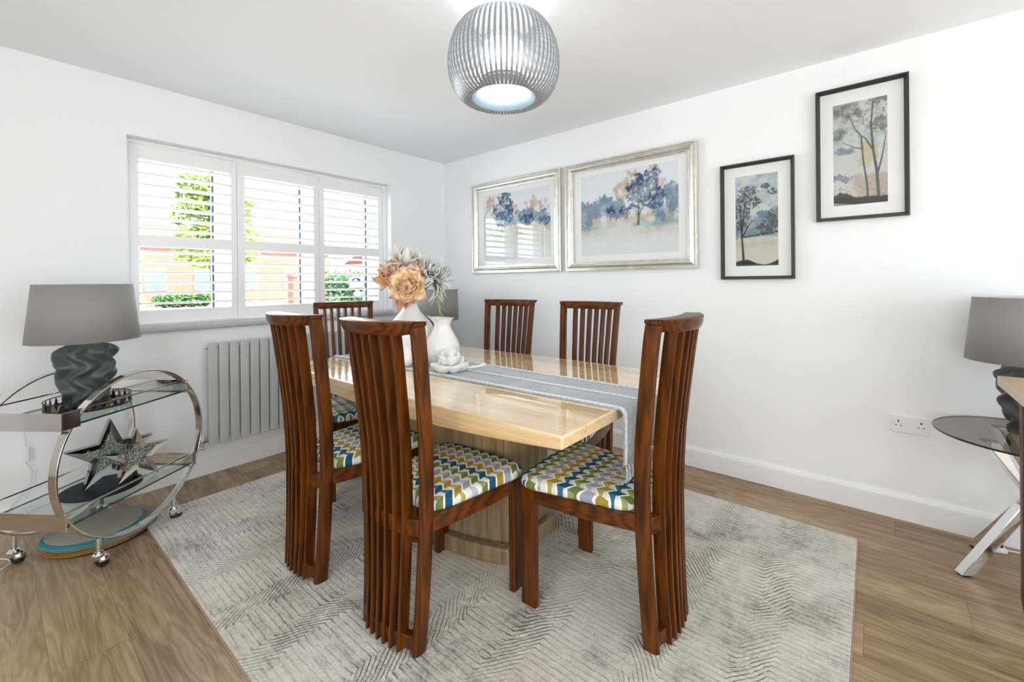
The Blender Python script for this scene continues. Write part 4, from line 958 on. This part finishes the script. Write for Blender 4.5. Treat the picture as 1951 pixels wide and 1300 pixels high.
for u0 in (-.19, .19):
    for off in (.017, .413):
        m = MB(); m.tube([(u0, off, .130), (u0, off, .062)], .009, 12).lathe([(0.002, .070), (.016, .068), (.022, .060), (.020, .052), (0.002, .050)], 20, (u0, off, 0))
        sgn = 1 if u0 > 0 else -1
        m.lathe([(.005, -.017), (.020, -.017), (.027, -.008), (.028, 0), (.027, .008), (.020, .017), (.005, .017)], 20)
        q = len(m.v)-7*20
        ang = R(30*sgn+20)
        for i in range(q, len(m.v)):
            x, y, z = m.v[i]; X, Y, Z = z, x, y; Z = Z if Z > -.004 else -.004
            m.v[i] = (u0+.014+X*cos(ang)-Y*sin(ang), off+X*sin(ang)+Y*cos(ang), .032+Z)
        cst = m.build('castor', M_CHROME, cart, angle=40)
        m = MB(); m.lathe([(.004, -.016), (.020, -.016), (.026, -.010), (.026, .010), (.020, .016), (.004, .016)], 20, cap0=True, cap1=True)
        m.v = [(u0+.014+z*cos(ang)-x*sin(ang), off+z*sin(ang)+x*cos(ang), .026+y) for x, y, z in m.v]
        m.build('wheel', M_BLACK, cst, angle=40)
def cpt(u, off, z): return (CX+u*cos(CU)-off*sin(CU), CY+u*sin(CU)+off*cos(CU), z)
GZ1, GZ0 = .651, .249

# filigree tray
tc_ = cpt(-.03, .232, GZ1)
ty = thing('round_tray', 'round black filigree candle tray under the lamp on the cart top shelf', 'tray', tc_)
MB().lathe([(0, .001), (.150, .001), (.152, .004), (.150, .007), (0, .007)], 64).build('base', plain('black_mirror', (.03, .03, .03), .08, 0.6), ty)
m = MB()
for z_ in (.008, .042):
    m.tube([(.150*cos(2*pi*k/64), .150*sin(2*pi*k/64), z_) for k in range(64)], .0024, 6, closed=True)
m.build('rim', M_BLACK, ty)
rr = random.Random(2)
for k in range(30):
    g = MB(); m = g
    a = 2*pi*k/30; wt = rr.uniform(.05, .10); top = rr.uniform(.030, .042)
    tgt = g
    for lv in range(2):
        z0_, z1_ = .010+lv*.012, .010+lv*.012+(top-.012)*.8; w2 = wt*(1-.35*lv)
        pts = [(.150*cos(a-w2), .150*sin(a-w2), z0_), (.150*cos(a+w2), .150*sin(a+w2), z0_), (.150*cos(a), .150*sin(a), min(z1_, .042))]
        pts2 = [(x*.985, y*.985, z) for x, y, z in pts]; tgt.loft([pts, pts2])
    g.build('tree_cutout', M_BLACK if k % 3 else M_BRASS, ty, smooth=False)
make_lamp('grey shaded table lamp with rippled charcoal base on the bar cart', cpt(-.038, .238, GZ1+.0075), .196, .170, hb=.297)

# stars
def star(label, c, Rr, depth, yaw, mA, tilt=0.0):
    t = thing('star_ornament', label, 'star ornament', c, yaw, 'mirrored stars on the cart')
    t.rotation_euler = (R(tilt), 0, yaw)
    pts = [((Rr if k % 2 == 0 else Rr*.42)*Vector((sin(pi*k/5), 0, cos(pi*k/5)))) for k in range(10)]
    zb = min(p.z for p in pts); sh_ = Vector((0, 0, -zb))
    pts = [p+sh_ for p in pts]; cc = sh_
    d2 = depth/2
    rings = [[p+Vector((0, d2, 0)) for p in pts], [p+Vector((0, -d2, 0)) for p in pts], [cc+(p-cc)*.62+Vector((0, -d2+.010, 0)) for p in pts]]
    m = MB(); m.loft(rings, True, False); m.build('mirror_case', mA, t, smooth=False)
    m = MB(); m.add([cc+(p-cc)*.62+Vector((0, -d2+.0102, 0)) for p in pts], [tuple(range(10))])
    rr = random.Random(int(Rr*1000))
    for k in range(110):
        while True:
            x, z = rr.uniform(-1, 1)*Rr*.55, rr.uniform(-1, 1)*Rr*.55
            a = math.atan2(x, z) % (2*pi/5); a = min(a, 2*pi/5-a); rad = math.hypot(x, z)
            if rad*cos(a-0) < Rr*.62*(1-a*1.35/.95*.62): break
        s_ = .0042; y_ = -d2+.009; x += cc.x; z += cc.z
        q = [Vector((x+s_*cos(j*pi/2+k), y_, z+s_*sin(j*pi/2+k))) for j in range(4)]; b_ = len(m.v); m.v += [tuple(p) for p in q]+[(x, y_-.006, z)]
        for j in range(4): m.f.append((b_+j, b_+(j+1) % 4, b_+4)); m.mi.append(0)
    m.build('crystals', M_CRYS, t, smooth=False)
    return t
pl = MB(); pl.lathe([(0, 0), (.135, 0), (.150, .004), (.150, .008), (.137, .007), (0, .006)], 64)
pt = cpt(-.0, .205, GZ0); o = pl.build('charger_plate', M_NAVY, loc=pt); tag(o, 'navy round charger plate under the mirrored stars on the cart', 'plate')
star('large smoked mirror star with crystal centre, behind the smaller star', cpt(.045, .205, GZ0+.0085), .170, .050, R(3), M_DMIRROR, -4)
star('smaller bronze mirror star with sparkling crystal centre, in front', cpt(.095, .118, GZ0+.0085), .136, .042, R(8), M_LMIRROR, -6)

# stack of round placemats on the floor
mats_spec = [(.0, .212, .010, M_BLACK, 'black round placemat at the bottom of the floor stack', -.02), ]
cols_ = [('gold beaded', M_GOLD), ('gold beaded', M_GOLD), ('grey', plain('grey_mat', srgb(140, 144, 140), .8, bump=.4, bscale=120)), ('grey', plain('grey_mat_dark', srgb(118, 124, 122), .8, bump=.4, bscale=120)),
         ('teal', plain('teal_mat', srgb(72, 150, 158), .8, bump=.4, bscale=120)), ('teal', plain('teal_mat_dark', srgb(54, 132, 142), .8, bump=.4, bscale=120)), ('taupe', plain('taupe_mat', srgb(156, 150, 138), .8, bump=.4, bscale=120))]
mx, my = -2.590, -.385
names_ = ['black round placemat, lowest of the floor stack under the cart', 'gold beaded round placemat, lower of the gold pair in the floor stack', 'gold beaded round placemat, upper of the gold pair in the floor stack', 'grey round placemat just above the gold pair in the floor stack',
          'dark grey round placemat below the teal pair in the floor stack', 'teal round placemat, lower of the teal pair in the floor stack', 'darker teal round placemat, upper of the teal pair in the floor stack', 'taupe round placemat topmost in the floor stack under the cart']
z = 0.0; rr = random.Random(9)
for i, (lb, mt, rad, dx, dy) in enumerate(zip(names_, [M_BLACK]+[c[1] for c in cols_], [.205, .200, .200, .205, .195, .185, .180, .175], [.015, 0, .004, .02, -.004, -.02, -.018, -.012], [0, -.006, 0, .01, -.002, .0, .004, .004])):
    h = .007
    m = MB(); m.lathe([(0, 0), (rad-.004, 0), (rad, h*.4), (rad-.004, h-.001), (0, h-.001)], 72, fn=(lambda t_, z_: 1+.006*sin(60*t_)) if 'gold' in lb else None)
    o = m.build('placemat', mt, loc=(mx+dx, my+dy, z), angle=60); tag(o, lb, 'placemat', 'round placemats stacked under the cart'); z += h

# lamp cable and floor cable on the left
m = MB(); m.tube([(-2.72, -.30, .62), (-2.79, -.06, .60), (-2.822, -.022, .55), (-2.818, -.022, .47), (-2.812, -.022, .41), (-2.815, -.022, .33), (-2.793, -.022, .28), (-2.80, -.022, .22), (-2.835, -.03, .165), (-2.93, -.03, .05), (-3.02, -.05, .004)], .0028, 8)
o = m.build('lamp_cable', M_CABLE); tag(o, 'white lamp cable with inline switch hanging down the wall behind the cart', 'cable')
m = MB(); m.box(-2.825, -2.803, -.034, -.016, .335, .405); m.build('inline_switch', M_SOCK, o, smooth=False, bevel=.004)
m = MB(); m.tube([(-3.1, -.22, .003), (-2.93, -.27, .003), (-2.885, -.335, .003), (-2.872, -.382, .003), (-2.90, -.42, .003), (-3.1, -.47, .003)], .003, 8)
o = m.build('floor_cable', M_CABLE); tag(o, 'white cable looping on the floor at the far left beside a castor', 'cable')

# ------------------------------------------------------------------ side tables with crossed chrome legs
def side_table(label, c, zt, rr_, a0, grp='smoked glass side tables'):
    t = thing('side_table', label, 'side table', (*c, 0), 0, grp)
    m = MB(); m.lathe([(0, zt-.008), (rr_-.002, zt-.008), (rr_, zt-.004), (rr_-.002, zt), (0, zt)], 96)
    for i, f_ in enumerate(m.f):
        if all(math.hypot(m.v[a][0], m.v[a][1]) > rr_*.9 for a in f_): m.mi[i] = 1
    m.build('glass_top', [M_SMOKE, M_SEDGE], t, angle=30)
    for k in range(4):
        a = R(a0+90*k); d = Vector((cos(a), sin(a), 0)); s_ = Vector((-sin(a), cos(a), 0)); o_ = s_*.021*(1 if k % 2 else -1)
        A = d*.232+o_+Vector((0, 0, .006)); B = -d*.175+o_+Vector((0, 0, zt-.014)); ax = (B-A).normalized(); nn = s_.cross(ax).normalized()
        m = MB(); hw2 = .018
        ring = lambda P: [P+s_*x+nn*y for x, y in ((-hw2, -hw2), (hw2, -hw2), (hw2, hw2), (-hw2, hw2))]
        def flatz(P, z): return [q+ax*((z-q.z)/ax.z) for q in ring(P)]
        m.loft([flatz(A, .006), flatz(B, zt-.014)]); lg = m.build('leg', M_CHROME, t, smooth=False, bevel=.002)
        MB().lathe([(0, 0), (.020, 0), (.020, .007), (0, .007)], 20, (A.x, A.y, 0)).build('foot_pad', M_BLACK, lg)
        MB().lathe([(0, zt-.014), (.026, zt-.014), (.026, zt-.009), (0, zt-.009)], 24, (B.x, B.y, 0)).build('top_pad', M_CHROME, lg)
    return t
side_table('round smoked glass side table with crossed chrome legs against the right wall', (-.300, -3.790), .575, .293, 121)
make_lamp('grey shaded table lamp with rippled charcoal base on the right-hand smoked glass table', (-.262, -3.800, .576), .198, .172, hb=.290, rot=R(40))
side_table('round smoked glass side table tucked in the room corner behind the dining table', (-.46, -.41), .590, .275, 30)
make_lamp('grey drum shaded table lamp standing in the room corner behind the vases', (-.46, -.41, .591), .182, .176, hb=.300, rot=R(75))

# plug on the floor
pg = thing('plug', 'white plug lying on the floor by the right skirting under the side table', 'plug', (-.088, -3.722, 0), R(-75))
MB().box(-.024, .024, -.020, .020, 0, .020).build('body', M_SOCK, pg, smooth=False, bevel=.005)
MB().box(-.020, -.012, -.003, .003, .020, .036).box(.004, .012, -.008, -.002, .020, .034).build('pins', M_BLACK, pg, smooth=False)
MB().tube([(.022, 0, .010), (.07, .006, .006), (.14, .02, .004), (.26, .03, .004)], .003, 8).build('cord', M_CABLE, pg)

# console at the right edge
cn = thing('console_table', 'travertine topped console with walnut legs cut by the right edge', 'console', (0, 0, 0))
MB().box(-1.60, -.610, -4.25, -3.645, .822, .857).build('top', plain('travertine_slab', srgb(206, 178, 146), .25, bump=.05), cn, smooth=False, bevel=.004)
for (x, y) in ((-.655, -3.715), (-.655, -4.20), (-1.57, -3.715), (-1.57, -4.20)):
    MB().loft([[(a, b, z_) for a, b in rrect(x-(.022 if z_ > .05 else .012), x+(.022 if z_ > .05 else .012), y-(.022 if z_ > .05 else .012), y+(.022 if z_ > .05 else .012), .004, 2)] for z_ in (0, .09, .822)]).build('leg', M_WALNUT, cn, angle=40)
MB().box(-1.54, -.68, -3.722, -3.702, .74, .822).build('apron', M_WALNUT, cn, smooth=False)

# ------------------------------------------------------------------ outside
struct(MB().box(-40, 60, .31, 60, -.3, -.02).build('ground', M_PAVE, smooth=False))
def leaf_cloud(name, blobs_, n, size, mt, parent=None, seed=1):
    rr = random.Random(seed); m = MB()
    for _ in range(n):
        cx, cy, cz, rx_, ry_, rz_ = blobs_[rr.randrange(len(blobs_))]
        d = Vector((rr.gauss(0, 1), rr.gauss(0, 1), rr.gauss(0, 1))).normalized()*(rr.random()**.45)
        p = Vector((cx+d.x*rx_, cy+d.y*ry_, cz+d.z*rz_)); a = Vector((rr.gauss(0, 1), rr.gauss(0, 1), rr.gauss(0, .6))).normalized(); b = a.orthogonal().normalized(); s_ = size*rr.uniform(.6, 1.3)
        m.add([p-a*s_, p+b*s_*.45, p+a*s_, p-b*s_*.45+Vector((0, 0, s_*.2))], [(0, 1, 2, 3)])
    return m.build(name, mt, parent, smooth=False)
def tree(label, x, y, hgt, blobs_, n, size, mt, seed):
    t = thing('tree', label, 'tree', (x, y, -.02), 0, 'trees outside the window')
    MB().tube([(0, 0, 0), (.03, 0, hgt*.3), (-.02, 0, hgt*.6), (0, 0, hgt*.95)], [.06, .05, .035, .01], 8).build('trunk', M_TRUNK, t)
    leaf_cloud('foliage', blobs_, n, size, mt, t, seed)
tree('young bright green street tree seen through the left shutter panels', -.02, 7.0, 3.5, [(-.15, 0, 3.1, .45, .4, .5), (0, 0, 2.6, .75, .6, .5), (-.1, 0, 2.0, .6, .6, .45), (.5, 0, 2.1, .45, .5, .45), (.35, 0, 2.9, .4, .4, .4)], 2600, .085, M_LEAFY, 3)
tree('leafy tree outside beyond the left of the window', -7.6, 6.2, 5.5, [(0, 0, 3.0, 2.0, 1.2, 1.8), (1, 0, 2.0, 1.6, 1.2, 1.5)], 3200, .13, M_LEAFY, 5)
tree('second leafy tree outside far beyond the left of the window', -12.0, 8.5, 6, [(0, 0, 3.2, 2.4, 1.4, 2.4)], 2200, .16, M_LEAFY, 6)
hd = leaf_cloud('hedge', [(1.9+.25*k, 6.0, z_, .3, .35, .32) for k in range(6) for z_ in (.3, .75, 1.2)], 5200, .05, M_HEDGE, None, 8); tag(hd, 'clipped dark green hedge seen through the right shutter panel', 'hedge', kind='thing')
hd = leaf_cloud('bush', [(3.2+.3*k, 26.6, .35, .5, .4, .4) for k in range(8)], 1500, .12, M_HEDGE, None, 9); tag(hd, 'low bushes in front of the brick house across the road', 'bush')
hs = thing('house', 'red brick house with grey tiled roof across the road', 'house', (0, 0, 0))
MB().box(2.2, 13.4, 28, 34, -.02, 3.6).build('wall', M_BRICK, hs, smooth=False)
MB().loft([[(x, 27.6, 3.6), (x, 34.4, 3.6), (x, 31, 5.0)] for x in (1.9, 13.7)]).build('roof', M_ROOF, hs, smooth=False)
for x in (3.2, 5.5, 8.0, 10.6):
    w_ = MB(); w_.box(x-.5, x+.5, 27.95, 28.0, .9, 2.2).build('window', M_UPVC, hs, smooth=False)
    MB().box(x-.42, x+.42, 27.93, 27.95, .98, 2.12).build('pane', plain('dark_pane', srgb(120, 130, 140), .1), hs.children[-1], smooth=False)
hs = thing('house', 'pale rendered house with a tiled roof further right along the road', 'house', (0, 0, 0))
MB().box(18.5, 26, 28, 34, -.02, 3.0).build('wall', plain('pale_render', srgb(236, 228, 222), .9), hs, smooth=False)
MB().loft([[(x, 27.6, 3.0), (x, 34.4, 3.0), (x, 31, 4.3)] for x in (18.2, 26.3)]).build('roof', M_ROOF, hs, smooth=False)
MB().box(20.8, 22.2, 27.95, 28.0, .9, 2.2).build('window', M_UPVC, hs, smooth=False)
pr = MB().box(3.68, 4.03, 11.8, 12.15, -.02, 1.45).box(3.64, 4.07, 11.76, 12.19, 1.45, 1.52).build('brick_pillar', M_BRICK, smooth=False); tag(pr, 'red brick gate pillar outside the middle shutter panel', 'pillar')
bpy.context.view_layer.update()
